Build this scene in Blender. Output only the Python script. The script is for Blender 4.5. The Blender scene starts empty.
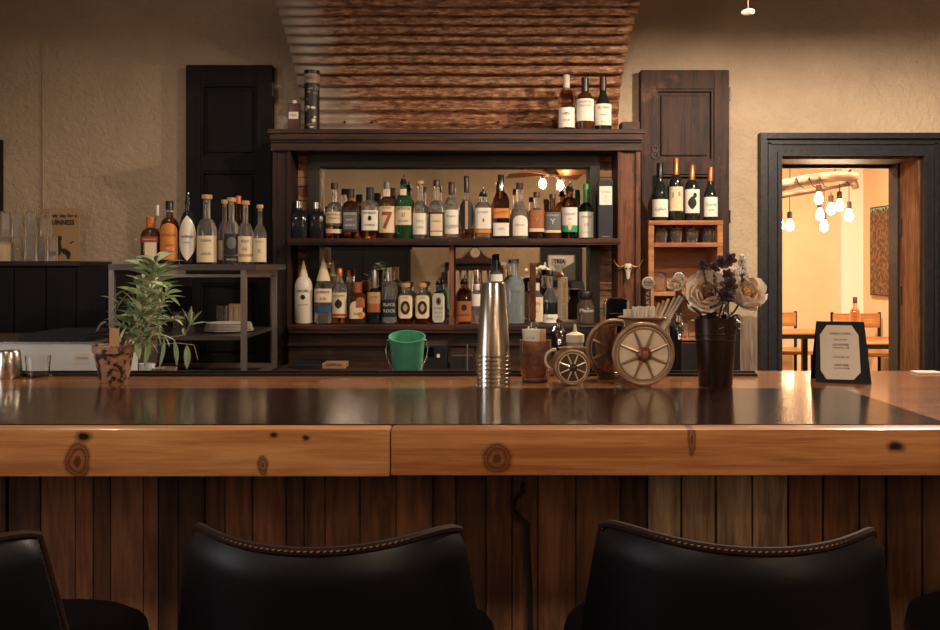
import bpy, bmesh, math, random
from mathutils import Vector, Matrix, noise
random.seed(7)
F = 914.0; EYE = 1.34; HX = 470.0; HY = 265.0
def W(px, py, D): return Vector(((px-HX)*D/F, D, EYE+(HY-py)*D/F))
def WX(px, D): return (px-HX)*D/F
def WZ(py, D): return EYE+(HY-py)*D/F
sc = bpy.context.scene
COL = sc.collection
PI = math.pi

# ------------------------------------------------------------------ materials
def lin(c):
    return tuple(((x/12.92) if x <= .04045 else ((x+.055)/1.055)**2.4) for x in c)
def hexc(h):
    h = h.lstrip('#'); return lin(tuple(int(h[i:i+2], 16)/255 for i in (0, 2, 4)))
MATS = {}
def base_mat(name):
    m = bpy.data.materials.new(name); m.use_nodes = True
    return m, m.node_tree.nodes, m.node_tree.links, m.node_tree.nodes['Principled BSDF']
def mat(name, h, rough=.5, metal=0, trans=0, ior=1.45, coat=0, emis=None, estr=0, bump=0, bscale=200, var=0, vscale=6, spec=.5, sheen=0):
    if name in MATS: return MATS[name]
    m, N, L, b = base_mat(name)
    c = hexc(h) if isinstance(h, str) else h
    b.inputs['Base Color'].default_value = (*c, 1)
    b.inputs['Roughness'].default_value = rough
    b.inputs['Metallic'].default_value = metal
    b.inputs['Transmission Weight'].default_value = trans
    b.inputs['IOR'].default_value = ior
    b.inputs['Coat Weight'].default_value = coat
    b.inputs['Specular IOR Level'].default_value = spec
    b.inputs['Sheen Weight'].default_value = sheen
    if emis:
        b.inputs['Emission Color'].default_value = (*hexc(emis), 1); b.inputs['Emission Strength'].default_value = estr
    tc = N.new('ShaderNodeTexCoord')
    if var:
        n = N.new('ShaderNodeTexNoise'); n.inputs['Scale'].default_value = vscale; n.inputs['Detail'].default_value = 6
        r = N.new('ShaderNodeValToRGB'); r.color_ramp.elements[0].position = .3; r.color_ramp.elements[1].position = .7
        r.color_ramp.elements[0].color = (*[x*(1-var) for x in c], 1); r.color_ramp.elements[1].color = (*[min(1, x*(1+var)) for x in c], 1)
        L.new(tc.outputs['Object'], n.inputs['Vector']); L.new(n.outputs['Fac'], r.inputs['Fac']); L.new(r.outputs['Color'], b.inputs['Base Color'])
    if bump:
        n = N.new('ShaderNodeTexNoise'); n.inputs['Scale'].default_value = bscale; n.inputs['Detail'].default_value = 4
        bp = N.new('ShaderNodeBump'); bp.inputs['Strength'].default_value = bump; bp.inputs['Distance'].default_value = .01
        L.new(tc.outputs['Object'], n.inputs['Vector']); L.new(n.outputs['Fac'], bp.inputs['Height']); L.new(bp.outputs['Normal'], b.inputs['Normal'])
    MATS[name] = m; return m

def wood(name, dark, light, axis='x', scale=1.0, rough=.5, coat=0, bump=.3, stretch=14, worn=None, worn_amt=.62, knots=None, attr=False, spec=.3):
    """long-grain wood; grain runs along axis; knots = [(centre, (ra,rb), hole)] in object space"""
    if name in MATS: return MATS[name]
    m, N, L, b = base_mat(name)
    tc = N.new('ShaderNodeTexCoord'); mp = N.new('ShaderNodeMapping')
    s = [stretch*scale]*3; s['xyz'.index(axis)] = 1.0*scale
    mp.inputs['Scale'].default_value = s
    L.new(tc.outputs['Object'], mp.inputs['Vector'])
    n1 = N.new('ShaderNodeTexNoise'); n1.inputs['Scale'].default_value = 2.2; n1.inputs['Detail'].default_value = 8; n1.inputs['Roughness'].default_value = .62; n1.inputs['Distortion'].default_value = .5
    n2 = N.new('ShaderNodeTexNoise'); n2.inputs['Scale'].default_value = 12; n2.inputs['Detail'].default_value = 4
    L.new(mp.outputs['Vector'], n1.inputs['Vector']); L.new(mp.outputs['Vector'], n2.inputs['Vector'])
    mx = N.new('ShaderNodeMath'); mx.operation = 'MULTIPLY_ADD'; mx.inputs[1].default_value = .35; 
    L.new(n2.outputs['Fac'], mx.inputs[0]); 
    sub = N.new('ShaderNodeMath'); sub.operation = 'MULTIPLY'; sub.inputs[1].default_value = .68
    L.new(n1.outputs['Fac'], sub.inputs[0]); L.new(sub.outputs[0], mx.inputs[2])
    r = N.new('ShaderNodeValToRGB'); r.color_ramp.elements[0].position = .42; r.color_ramp.elements[1].position = .62
    r.color_ramp.elements[0].color = (*hexc(dark), 1); r.color_ramp.elements[1].color = (*hexc(light), 1)
    L.new(mx.outputs[0], r.inputs['Fac'])
    col = r.outputs['Color']
    if attr:
        at = N.new('ShaderNodeVertexColor'); at.layer_name = 'Col'
        mm = N.new('ShaderNodeMixRGB'); mm.blend_type = 'MULTIPLY'; mm.inputs[0].default_value = 1
        L.new(col, mm.inputs[1]); L.new(at.outputs['Color'], mm.inputs[2]); col = mm.outputs[0]
    if worn:
        n3 = N.new('ShaderNodeTexNoise'); n3.inputs['Scale'].default_value = 5; n3.inputs['Detail'].default_value = 9; n3.inputs['Roughness'].default_value = .7
        L.new(tc.outputs['Object'], n3.inputs['Vector'])
        r3 = N.new('ShaderNodeValToRGB'); r3.color_ramp.elements[0].position = worn_amt-.06; r3.color_ramp.elements[1].position = worn_amt+.1
        L.new(n3.outputs['Fac'], r3.inputs['Fac'])
        mm = N.new('ShaderNodeMixRGB'); mm.inputs[2].default_value = (*hexc(worn), 1)
        L.new(r3.outputs['Color'], mm.inputs[0]); L.new(col, mm.inputs[1]); col = mm.outputs[0]
    if knots:
        for (c, ra, hole) in knots:
            vm = N.new('ShaderNodeVectorMath'); vm.operation = 'SUBTRACT'; vm.inputs[1].default_value = c
            nz = N.new('ShaderNodeTexNoise'); nz.inputs['Scale'].default_value = 22; nz.inputs['Detail'].default_value = 3
            L.new(tc.outputs['Object'], nz.inputs['Vector'])
            ns = N.new('ShaderNodeVectorMath'); ns.operation = 'SCALE'; ns.inputs['Scale'].default_value = .018
            L.new(nz.outputs['Color'], ns.inputs[0])
            ad = N.new('ShaderNodeVectorMath'); ad.operation = 'ADD'
            L.new(tc.outputs['Object'], vm.inputs[0]); L.new(vm.outputs[0], ad.inputs[0]); L.new(ns.outputs[0], ad.inputs[1])
            sb = N.new('ShaderNodeVectorMath'); sb.operation = 'SUBTRACT'; sb.inputs[1].default_value = (.009, .009, .009)
            L.new(ad.outputs[0], sb.inputs[0])
            ml = N.new('ShaderNodeVectorMath'); ml.operation = 'MULTIPLY'; ml.inputs[1].default_value = (1/ra[0], 0, 1/ra[1])
            L.new(sb.outputs[0], ml.inputs[0])
            ln = N.new('ShaderNodeVectorMath'); ln.operation = 'LENGTH'; L.new(ml.outputs[0], ln.inputs[0])
            rr = N.new('ShaderNodeValToRGB'); e = rr.color_ramp.elements
            if hole:
                e[0].position = .35; e[0].color = (1, 1, 1, 1); e[1].position = 1.0; e[1].color = (0, 0, 0, 1)
            else:
                e[0].position = 0; e[0].color = (.95, .95, .95, 1); e[1].position = 1.0; e[1].color = (0, 0, 0, 1)
                for p, v in ((.22, .9), (.3, .45), (.42, .55), (.55, .95), (.66, .55), (.76, .9), (.86, .4)):
                    q = e.new(p); q.color = (v, v, v, 1)
            sc_ = N.new('ShaderNodeMath'); sc_.operation = 'MULTIPLY'; sc_.inputs[1].default_value = 1.0
            L.new(ln.outputs['Value'], sc_.inputs[0]); L.new(sc_.outputs[0], rr.inputs['Fac'])
            mm = N.new('ShaderNodeMixRGB'); mm.inputs[2].default_value = (*hexc('#1c0f0a' if hole else '#4d2a17'), 1)
            L.new(rr.outputs['Color'], mm.inputs[0]); L.new(col, mm.inputs[1]); col = mm.outputs[0]
    L.new(col, b.inputs['Base Color']); b.inputs['Specular IOR Level'].default_value = spec
    b.inputs['Roughness'].default_value = rough; b.inputs['Coat Weight'].default_value = coat; b.inputs['Coat Roughness'].default_value = .09
    if bump:
        bp = N.new('ShaderNodeBump'); bp.inputs['Strength'].default_value = bump; bp.inputs['Distance'].default_value = .004
        L.new(mx.outputs[0], bp.inputs['Height']); L.new(bp.outputs['Normal'], b.inputs['Normal'])
    MATS[name] = m; return m

def plaster(name, c1, c2, bump=.5):
    m, N, L, b = base_mat(name)
    tc = N.new('ShaderNodeTexCoord')
    n = N.new('ShaderNodeTexNoise'); n.inputs['Scale'].default_value = 1.3; n.inputs['Detail'].default_value = 7; n.inputs['Roughness'].default_value = .65
    n2 = N.new('ShaderNodeTexNoise'); n2.inputs['Scale'].default_value = 26; n2.inputs['Detail'].default_value = 8; n2.inputs['Roughness'].default_value = .6; n2.inputs['Distortion'].default_value = .6
    r = N.new('ShaderNodeValToRGB'); r.color_ramp.elements[0].position = .35; r.color_ramp.elements[1].position = .68
    r.color_ramp.elements[0].color = (*hexc(c1), 1); r.color_ramp.elements[1].color = (*hexc(c2), 1)
    bp = N.new('ShaderNodeBump'); bp.inputs['Strength'].default_value = bump; bp.inputs['Distance'].default_value = .02
    L.new(tc.outputs['Object'], n.inputs['Vector']); L.new(tc.outputs['Object'], n2.inputs['Vector'])
    L.new(n.outputs['Fac'], r.inputs['Fac']); L.new(r.outputs['Color'], b.inputs['Base Color'])
    L.new(n2.outputs['Fac'], bp.inputs['Height']); L.new(bp.outputs['Normal'], b.inputs['Normal'])
    b.inputs['Roughness'].default_value = .85; b.inputs['Specular IOR Level'].default_value = .2
    MATS[name] = m; return m

def rust_mat():
    m, N, L, b = base_mat('rusted_corrugated_iron')
    tc = N.new('ShaderNodeTexCoord'); mp = N.new('ShaderNodeMapping'); mp.inputs['Scale'].default_value = (6, 16, 26)
    L.new(tc.outputs['Object'], mp.inputs['Vector'])
    n = N.new('ShaderNodeTexNoise'); n.inputs['Scale'].default_value = 3.2; n.inputs['Detail'].default_value = 11; n.inputs['Roughness'].default_value = .72
    L.new(mp.outputs['Vector'], n.inputs['Vector'])
    r = N.new('ShaderNodeValToRGB'); e = r.color_ramp.elements
    e[0].position = .34; e[0].color = (*hexc('#2a1810'), 1); e[1].position = .70; e[1].color = (*hexc('#bda083'), 1)
    for p, c in ((.42, '#5d3d2b'), (.50, '#8b5839'), (.58, '#a98262')):
        q = e.new(p); q.color = (*hexc(c), 1)
    L.new(n.outputs['Fac'], r.inputs['Fac'])
    # galvanised zinc left on the left-hand sheet and a strip near the foot: mask on object x with noise
    sx = N.new('ShaderNodeSeparateXYZ'); L.new(tc.outputs['Object'], sx.inputs[0])
    n2 = N.new('ShaderNodeTexNoise'); n2.inputs['Scale'].default_value = 7; n2.inputs['Detail'].default_value = 6
    mp2 = N.new('ShaderNodeMapping'); mp2.inputs['Scale'].default_value = (.8, 3, 3)
    L.new(tc.outputs['Object'], mp2.inputs['Vector']); L.new(mp2.outputs['Vector'], n2.inputs['Vector'])
    a = N.new('ShaderNodeMath'); a.operation = 'MULTIPLY_ADD'; a.inputs[1].default_value = -7; a.inputs[2].default_value = -4.9   # rises towards -x
    L.new(sx.outputs['X'], a.inputs[0])
    zb = N.new('ShaderNodeMath'); zb.operation = 'MULTIPLY_ADD'; zb.inputs[1].default_value = -9; zb.inputs[2].default_value = 20.6
    L.new(sx.outputs['Z'], zb.inputs[0])
    zc = N.new('ShaderNodeMath'); zc.operation = 'MAXIMUM'; zc.inputs[1].default_value = 0; L.new(zb.outputs[0], zc.inputs[0])
    zd = N.new('ShaderNodeMath'); zd.operation = 'MULTIPLY'; zd.inputs[1].default_value = .8; L.new(zc.outputs[0], zd.inputs[0])
    s1 = N.new('ShaderNodeMath'); s1.operation = 'ADD'; L.new(a.outputs[0], s1.inputs[0]); L.new(zd.outputs[0], s1.inputs[1])
    s2 = N.new('ShaderNodeMath'); s2.operation = 'MULTIPLY_ADD'; s2.inputs[1].default_value = 3.0; L.new(n2.outputs['Fac'], s2.inputs[0]); L.new(s1.outputs[0], s2.inputs[2])
    cl = N.new('ShaderNodeMath'); cl.operation = 'SUBTRACT'; cl.use_clamp = True; cl.inputs[1].default_value = 1.2; L.new(s2.outputs[0], cl.inputs[0])
    cm = N.new('ShaderNodeMath'); cm.operation = 'MULTIPLY'; cm.inputs[1].default_value = .85; L.new(cl.outputs[0], cm.inputs[0])
    mm = N.new('ShaderNodeMixRGB'); mm.inputs[2].default_value = (*hexc('#b5a496'), 1)
    L.new(cm.outputs[0], mm.inputs[0]); L.new(r.outputs['Color'], mm.inputs[1])
    L.new(mm.outputs[0], b.inputs['Base Color'])
    b.inputs['Roughness'].default_value = .6; b.inputs['Metallic'].default_value = .25
    bp = N.new('ShaderNodeBump'); bp.inputs['Strength'].default_value = .35; bp.inputs['Distance'].default_value = .006
    L.new(n.outputs['Fac'], bp.inputs['Height']); L.new(bp.outputs['Normal'], b.inputs['Normal'])
    return m

# ------------------------------------------------------------------ objects
def link(o): COL.objects.link(o); return o
def mesh_obj(name, verts, faces, m, parent=None, smooth=False, loc=(0, 0, 0), mats=None, fmat=None):
    me = bpy.data.meshes.new(name); me.from_pydata([tuple(v) for v in verts], [], faces); me.update()
    for mm in (mats or [m]): me.materials.append(mm)
    if fmat:
        for p, k in zip(me.polygons, fmat): p.material_index = k
    if smooth:
        me.polygons.foreach_set('use_smooth', [True]*len(me.polygons))
        try: me.set_sharp_from_angle(angle=math.radians(40))
        except Exception: pass
    o = bpy.data.objects.new(name, me); link(o); o.location = loc
    if parent is not None: o.parent = parent
    return o
USED = {}
def tag(o, label, cat, group=None, kind=None):
    o['label'] = label; o['category'] = cat
    if group: o['group'] = group
    if kind: o['kind'] = kind
    USED.setdefault(label, []).append(o.name)
    return o
def empty(name, loc, label, cat, group=None, rz=0, rot=None):
    o = bpy.data.objects.new(name, None); link(o); o.location = loc
    o.rotation_euler = rot if rot else (0, 0, rz); o.empty_display_size = .05
    return tag(o, label, cat, group)
def struct(o): o['kind'] = 'structure'; return o

class MB:
    def __init__(s): s.v = []; s.f = []; s.k = []; s.cur = 0
    def add(s, v, f):
        o = len(s.v); s.v += [Vector(x) for x in v]; s.f += [tuple(i+o for i in q) for q in f]; s.k += [s.cur]*len(f)
    def box(s, a, b, M=None, bev=0):
        (x0, y0, z0), (x1, y1, z1) = a, b
        if x0 > x1: x0, x1 = x1, x0
        if y0 > y1: y0, y1 = y1, y0
        if z0 > z1: z0, z1 = z1, z0
        if bev:
            bm = bmesh.new(); bmesh.ops.create_cube(bm, size=1)
            for v in bm.verts: v.co = Vector(((x0+x1)/2+v.co.x*(x1-x0), (y0+y1)/2+v.co.y*(y1-y0), (z0+z1)/2+v.co.z*(z1-z0)))
            bmesh.ops.bevel(bm, geom=bm.edges[:], offset=bev, segments=2, affect='EDGES', profile=.6)
            vs = [v.co.copy() for v in bm.verts]; bm.verts.index_update(); fs = [[v.index for v in f.verts] for f in bm.faces]; bm.free()
        else:
            vs = [Vector(p) for p in ((x0,y0,z0),(x1,y0,z0),(x1,y1,z0),(x0,y1,z0),(x0,y0,z1),(x1,y0,z1),(x1,y1,z1),(x0,y1,z1))]
            fs = [(0,3,2,1),(4,5,6,7),(0,1,5,4),(1,2,6,5),(2,3,7,6),(3,0,4,7)]
        if M: vs = [M @ v for v in vs]
        s.add(vs, fs); return s
    def rev(s, prof, seg=24, c=(0, 0, 0), M=None, p=2.0, asp=1.0, cap=True):
        """rings from (r, z) pairs; p>2 squares the section"""
        vs = []; fs = []
        for r, z in prof:
            for i in range(seg):
                a = 2*PI*(i+.5)/seg; ca, sa = math.cos(a), math.sin(a)
                q = 1/((abs(ca)**p+abs(sa)**p)**(1/p)) if p != 2.0 else 1
                vs.append(Vector((c[0]+r*q*ca, c[1]+r*q*sa*asp, c[2]+z)))
        n = len(prof)
        for j in range(n-1):
            for i in range(seg):
                i2 = (i+1) % seg
                fs.append((j*seg+i, j*seg+i2, (j+1)*seg+i2, (j+1)*seg+i))
        if cap:
            fs.append(tuple(range(seg))[::-1]); fs.append(tuple((n-1)*seg+i for i in range(seg)))
        if M: vs = [M @ v for v in vs]
        s.add(vs, fs); return s
    def tube(s, pts, r, seg=8, cap=True):
        pts = [Vector(p) for p in pts]; n = len(pts); rr = r if isinstance(r, (list, tuple)) else [r]*n
        vs = []; fs = []; up = None
        for i, p in enumerate(pts):
            t = (pts[min(i+1, n-1)]-pts[max(i-1, 0)]).normalized()
            if up is None: up = Vector((0, 0, 1)) if abs(t.z) < .9 else Vector((1, 0, 0))
            sd = t.cross(up)
            if sd.length < 1e-5: sd = t.cross(Vector((0, 1, 0)))
            sd.normalize(); up = sd.cross(t).normalized()
            for k in range(seg):
                a = 2*PI*k/seg; vs.append(p+sd*math.cos(a)*rr[i]+up*math.sin(a)*rr[i])
        for i in range(n-1):
            for k in range(seg):
                k2 = (k+1) % seg; fs.append((i*seg+k, i*seg+k2, (i+1)*seg+k2, (i+1)*seg+k))
        if cap: fs.append(tuple(range(seg))[::-1]); fs.append(tuple((n-1)*seg+k for k in range(seg)))
        s.add(vs, fs); return s
    def torus(s, c, R, r, seg=32, sub=8, M=None):
        vs = []; fs = []
        for i in range(seg):
            a = 2*PI*i/seg
            for k in range(sub):
                b = 2*PI*k/sub; q = R+r*math.cos(b)
                vs.append(Vector((c[0]+q*math.cos(a), c[1]+r*math.sin(b), c[2]+q*math.sin(a))))   # ring faces -y
        for i in range(seg):
            for k in range(sub):
                i2 = (i+1) % seg; k2 = (k+1) % sub; fs.append((i*sub+k, i*sub+k2, i2*sub+k2, i2*sub+k))
        if M: vs = [M @ v for v in vs]
        s.add(vs, fs); return s
    def ball(s, c, r, seg=12, sc=(1, 1, 1), M=None):
        vs = []; fs = []; n = seg//2
        prof = [(max(1e-4, r*math.sin(PI*j/n)), -r*math.cos(PI*j/n)) for j in range(n+1)]
        for q, z in prof:
            for i in range(seg):
                a = 2*PI*i/seg; vs.append(Vector((c[0]+q*math.cos(a)*sc[0], c[1]+q*math.sin(a)*sc[1], c[2]+z*sc[2])))
        for j in range(n):
            for i in range(seg):
                i2 = (i+1) % seg; fs.append((j*seg+i, j*seg+i2, (j+1)*seg+i2, (j+1)*seg+i))
        if M: vs = [M @ v for v in vs]
        s.add(vs, fs); return s
    def build(s, name, m, parent=None, smooth=False, loc=(0, 0, 0), mats=None):
        return mesh_obj(name, s.v, s.f, m, parent, smooth, loc, mats=mats, fmat=s.k if mats else None)

# ------------------------------------------------------------------ lettering mapped on a surface
def text_mesh(txt, size, bold=0, spacing=1.0):
    cu = bpy.data.curves.new('t', 'FONT'); cu.body = txt; cu.size = size; cu.align_x = 'CENTER'; cu.align_y = 'CENTER'; cu.resolution_u = 2; cu.space_character = spacing
    cu.offset = bold
    o = bpy.data.objects.new('t', cu); COL.objects.link(o)
    dg = bpy.context.evaluated_depsgraph_get(); me = bpy.data.meshes.new_from_object(o.evaluated_get(dg))
    vs = [v.co.copy() for v in me.vertices]; fs = [tuple(p.vertices) for p in me.polygons]
    bpy.data.objects.remove(o); bpy.data.curves.remove(cu); bpy.data.meshes.remove(me)
    return vs, fs
def flat_text(txt, size, m, parent, loc, width=None, rot=0, name='lettering', bold=0, rotz=0, tilt=0):
    """text in the xz plane facing -y"""
    vs, fs = text_mesh(txt, size, bold)
    if width:
        w = max(v.x for v in vs)-min(v.x for v in vs); k = width/w
        vs = [Vector((v.x*k, v.y, 0)) for v in vs]
    R = Matrix.Translation(loc) @ Matrix.Rotation(rotz, 4, 'Z') @ Matrix.Rotation(tilt, 4, 'X') @ Matrix.Rotation(-rot, 4, 'Y')
    vs = [R @ Vector((v.x, 0, v.y)) for v in vs]
    return mesh_obj(name, vs, fs, m, parent)

def surf(R, p, asp, s_, z, off):
    """point of a bottle's front at arc length s_ (m) right of centre; section power p"""
    a = -PI/2 + s_/R
    ca, sa = math.cos(a), math.sin(a)
    q = 1/((abs(ca)**p+abs(sa)**p)**(1/p)) if p != 2 else 1
    x, y = R*q*ca, R*q*sa*asp
    if p > 2.2: # walk along the flat face instead of by angle
        x = s_; t = min(.98, abs(x)/R); y = -R*asp*(1-t**p)**(1/p)
    d = Vector((x, y, 0)).normalized()
    return Vector((x, y, z)) + Vector((d.x*off, d.y*off-(off if p > 2.2 else 0), 0))
def patch(name, m, parent, R, p, asp, cx, cz, w, h, shape='rect', off=.0008):
    n = 12; nv = 20; vs = []; fs = []
    for j in range(nv+1):
        v = -1+2*j/nv
        if shape == 'rect': k = 1
        elif shape == 'oval': k = math.sqrt(max(0, 1-v*v))*.999+.001
        elif shape == 'leaf': k = max(.01, 1-abs(v)**1.9)
        elif shape == 'arch': k = 1 if v < .3 else math.sqrt(max(0, 1-((v-.3)/.7)**2))*.98+.02
        elif shape == 'oct': k = 1 if abs(v) < .8 else 1-.3*(abs(v)-.8)/.2
        elif shape == 'neckarch': k = 1-.12*max(0, v)
        for i in range(n+1):
            u = -1+2*i/n; vs.append(surf(R, p, asp, cx+u*k*w/2, cz+v*h/2, off))
    for j in range(nv):
        for i in range(n): a = j*(n+1)+i; fs.append((a, a+1, a+n+2, a+n+1))
    return mesh_obj(name, vs, fs, m, parent)
def wrap_text(txt, size, m, parent, R, p, asp, cx, cz, width=None, off=.0016, slant=0, bold=0, arc=0):
    vs, fs = text_mesh(txt, size, bold)
    if not vs: return
    if width:
        w = max(v.x for v in vs)-min(v.x for v in vs); k = width/w
        for v in vs: v.x *= k
    if max(v.x for v in vs)-min(v.x for v in vs) > .012:
        bm = bmesh.new(); bv = [bm.verts.new(v) for v in vs]
        for f in fs:
            try: bm.faces.new([bv[i] for i in f])
            except ValueError: pass
        x0 = min(v.x for v in vs); x1 = max(v.x for v in vs); k = max(2, int((x1-x0)/.006))
        for i in range(1, k): bmesh.ops.bisect_plane(bm, geom=bm.verts[:]+bm.edges[:]+bm.faces[:], plane_co=(x0+(x1-x0)*i/k, 0, 0), plane_no=(1, 0, 0))
        bm.verts.index_update(); vs = [v.co.copy() for v in bm.verts]; fs = [tuple(v.index for v in f.verts) for f in bm.faces]; bm.free()
    out = []
    for v in vs:
        x = v.x; y = v.y+slant*x-arc*x*x
        out.append(surf(R, p, asp, cx+x, cz+y, off))
    return mesh_obj('lettering', out, fs, m, parent)

# materials
GL = dict(rough=.03, trans=1.0, ior=1.13, coat=1)
clear = mat('clear_glass', (.95, .95, .94), rough=.03, trans=.95, ior=1.14, coat=1)
thinglass = mat('thin_glass', (.96, .96, .95), rough=.02, trans=.98, ior=1.35)
thickglass = mat('thick_clear_glass', (.95, .96, .96), rough=.02, trans=1.0, ior=1.45)
amber = mat('amber_spirit', (.72, .30, .08), **GL)
damber = mat('dark_amber_spirit', (.42, .13, .03), **GL)
brownglass = mat('brown_bottle_glass', (.10, .035, .012), rough=.06, trans=.55)
greenglass = mat('green_bottle_glass', (.02, .10, .03), rough=.05, trans=.6)
ltgreen = mat('light_green_glass', (.20, .55, .25), **GL)
wineglass = mat('dark_wine_glass', (.012, .014, .012), rough=.08)
teal = mat('teal_glass', (.25, .62, .68), **GL)
blueclear = mat('blueish_clear_glass', (.78, .9, .94), rough=.05, trans=.86, ior=1.13, coat=1)
rose = mat('pale_rose_wine', (.85, .55, .38), **GL)
darkglass = mat('near_black_glass', (.01, .011, .014), rough=.1)
whitepl = mat('white_bottle_plastic', '#cfc6b6', rough=.35)
paperW = mat('white_label_paper', '#d8cfc0', rough=.7)
paperC = mat('cream_label_paper', '#cdb999', rough=.7)
paperG = mat('grey_label_paper', '#5b5a58', rough=.6)
paperK = mat('black_label_paper', '#141415', rough=.5)
paperO = mat('orange_label_paper', '#c27a35', rough=.6)
paperCu = mat('copper_label_paper', '#93542c', rough=.5)
paperT = mat('tan_label_paper', '#a98358', rough=.7)
paperGr = mat('green_label_paper', '#2a8a5c', rough=.6)
paperB = mat('blue_label_paper', '#24415f', rough=.6)
paperR = mat('red_label_paper', '#8c2f1c', rough=.6)
inkK = mat('black_ink', '#15120f', rough=.7)
inkR = mat('red_ink', '#92401c', rough=.7)
inkW = mat('pale_ink', '#c9c3b6', rough=.6)
inkG = mat('grey_ink', '#6b655c', rough=.7)
capK = mat('black_cap', '#101012', rough=.35)
capBr = mat('brown_cap', '#3a1c12', rough=.4)
capCu = mat('copper_foil_cap', '#a3603a', rough=.35, metal=.6)
capO = mat('orange_cap', '#b0602c', rough=.4)
capW = mat('white_foil_cap', '#c8bdb0', rough=.4)
capG = mat('grey_cap', '#77706a', rough=.35, metal=.5)
capGr = mat('green_foil', '#2f7a3a', rough=.35)
cork = mat('cork', '#b08a64', rough=.85, var=.25, vscale=90)
chrome = mat('chrome', '#cfccc8', rough=.12, metal=1)
steel = mat('brushed_steel', '#b5aca2', rough=.24, metal=1)
blackm = mat('black_metal', '#16161a', rough=.4, metal=.5)
CAPS = dict(K=capK, Br=capBr, Cu=capCu, O=capO, W=capW, G=capG, Gr=capGr, cork=cork, chrome=chrome)

# ------------------------------------------------------------------ bottles
SH = {  # (shoulder start, neck start, neck ratio, cap fraction, shoulder roundness)
    'std':   (.58, .74, .36, .13),
    'tall':  (.55, .78, .34, .16),
    'wine':  (.55, .74, .36, .20),
    'burg':  (.42, .76, .36, .20),
    'round': (.48, .66, .34, .10),
    'squat': (.62, .76, .42, .16),
    'bell':  (.40, .72, .32, .10),
    'tear':  (.35, .80, .30, .20),
}
def bottle(px, top, w, D, basez, shape='std', glass=clear, liq=None, fill=.6, cap='K', p=2.0, labels=(), texts=(), pourer=False, asp=1.0,
           label='', group=None, name='liquor_bottle', capspec=None, X=None, H=None, cone=False, capr=1.15, rz=None):
    R = w/2*D/F; 
    if H is None: H = WZ(top, D)-basez
    x = WX(px, D) if X is None else X
    rz_ = math.atan2(-x, D)*.6 if rz is None else rz
    root = empty(name, (x, D, basez), label, 'bottle', group, rz=rz_)
    s, n, rn, cf = SH[shape]
    if capspec: cf = capspec
    rn *= R
    tb = H*(1-cf*.75)
    prof = [(R*.80, 0), (R*.96, H*.012), (R, H*.03)]
    zs = H*s; zn = H*n
    if glass is not whitepl and liq is not None: prof += [(R, zs*.5)]
    prof.append((R, zs))
    for k in range(1, 8):
        t = k/8
        if shape in ('bell', 'tear', 'burg'): q = (1+math.cos(PI*t))/2
        else: q = math.sqrt(max(0, 1-t*t))*.75+(1-t)*.25
        prof.append((rn+(R-rn)*q, zs+(zn-zs)*t))
    prof += [(rn, zn), (rn, tb*.985), (rn*1.1, tb*.99), (rn*1.1, tb)]
    b = MB()
    # split at the liquid level by material
    seg = 24
    pr = prof
    b.rev(pr, seg=seg, p=p, asp=asp)
    mats = [glass, liq or glass]
    k = []
    for j in range(len(pr)-1):
        zc = (pr[j][1]+pr[j+1][1])/2
        k += [1 if zc < H*fill else 0]*seg
    k += [1, 0]; b.k = k
    # neck must be round even on square bottles
    if p > 2.2:
        for j, (r, z) in enumerate(pr):
            t = min(1, max(0, (z-zs)/(zn-zs)))
            for i in range(seg):
                a = 2*PI*(i+.5)/seg; v = b.v[j*seg+i]; rd = Vector((r*math.cos(a), r*math.sin(a), v.z)); b.v[j*seg+i] = v.lerp(rd, t)
    b.build('glass_body', glass, root, smooth=True, mats=mats)
    cz = tb-.001
    if pourer:
        c = MB(); c.rev([(rn*1.15, cz-H*.01), (rn*1.25, cz+H*.03), (rn*.9, cz+H*.05), (rn*.8, cz+H*.09)], seg=12); c.build('pourer_collar', capK, root, smooth=True)
        c = MB(); c.tube([(0, 0, cz+H*.08), (0, -.004, H*.98), (.004, -.008, H*1.05)], [rn*.3, rn*.26, rn*.2], seg=8); c.build('pourer_spout', chrome, root, smooth=True)
    elif cone:
        c = MB(); c.rev([(R*.80, tb-H*.03), (R*.78, tb-H*.028), (R*.04, H)], seg=20); c.build('paper_cone', paperC, root, smooth=True)
    elif cap == 'cork':
        c = MB(); c.rev([(rn*.85, cz-.006), (rn*.85, cz+H*.02), (rn*1.5, cz+H*.022), (rn*1.55, H), (rn*1.4, H+.001)], seg=14); c.build('cork_stopper', cork, root, smooth=True)
    elif cap:
        cl = H-cz+ (H*cf*.35)
        c = MB(); c.rev([(rn*capr, H-cl), (rn*capr, H-.002), (rn*capr*.9, H)], seg=16); c.build('cap', CAPS[cap], root, smooth=True)
    first = None
    for (m, cx, cz_, lw, lh, shp, *o) in labels:
        lo = patch('label', m, root, R, p, asp, cx*R, cz_*H, lw*2*R*(1.25 if p <= 2.2 else .98), lh*H, shp, off=(o[0] if o else .0008))
        if first is None: first = lo
    for (t, sz, m, cx, cz_, wd, *o) in texts:
        kw = o[0] if o else {}
        wrap_text(t, sz*H, m, first if first is not None else root, R, p, asp, cx*R, cz_*H, width=wd*2*R, off=.0022, **kw)
    return root

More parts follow.
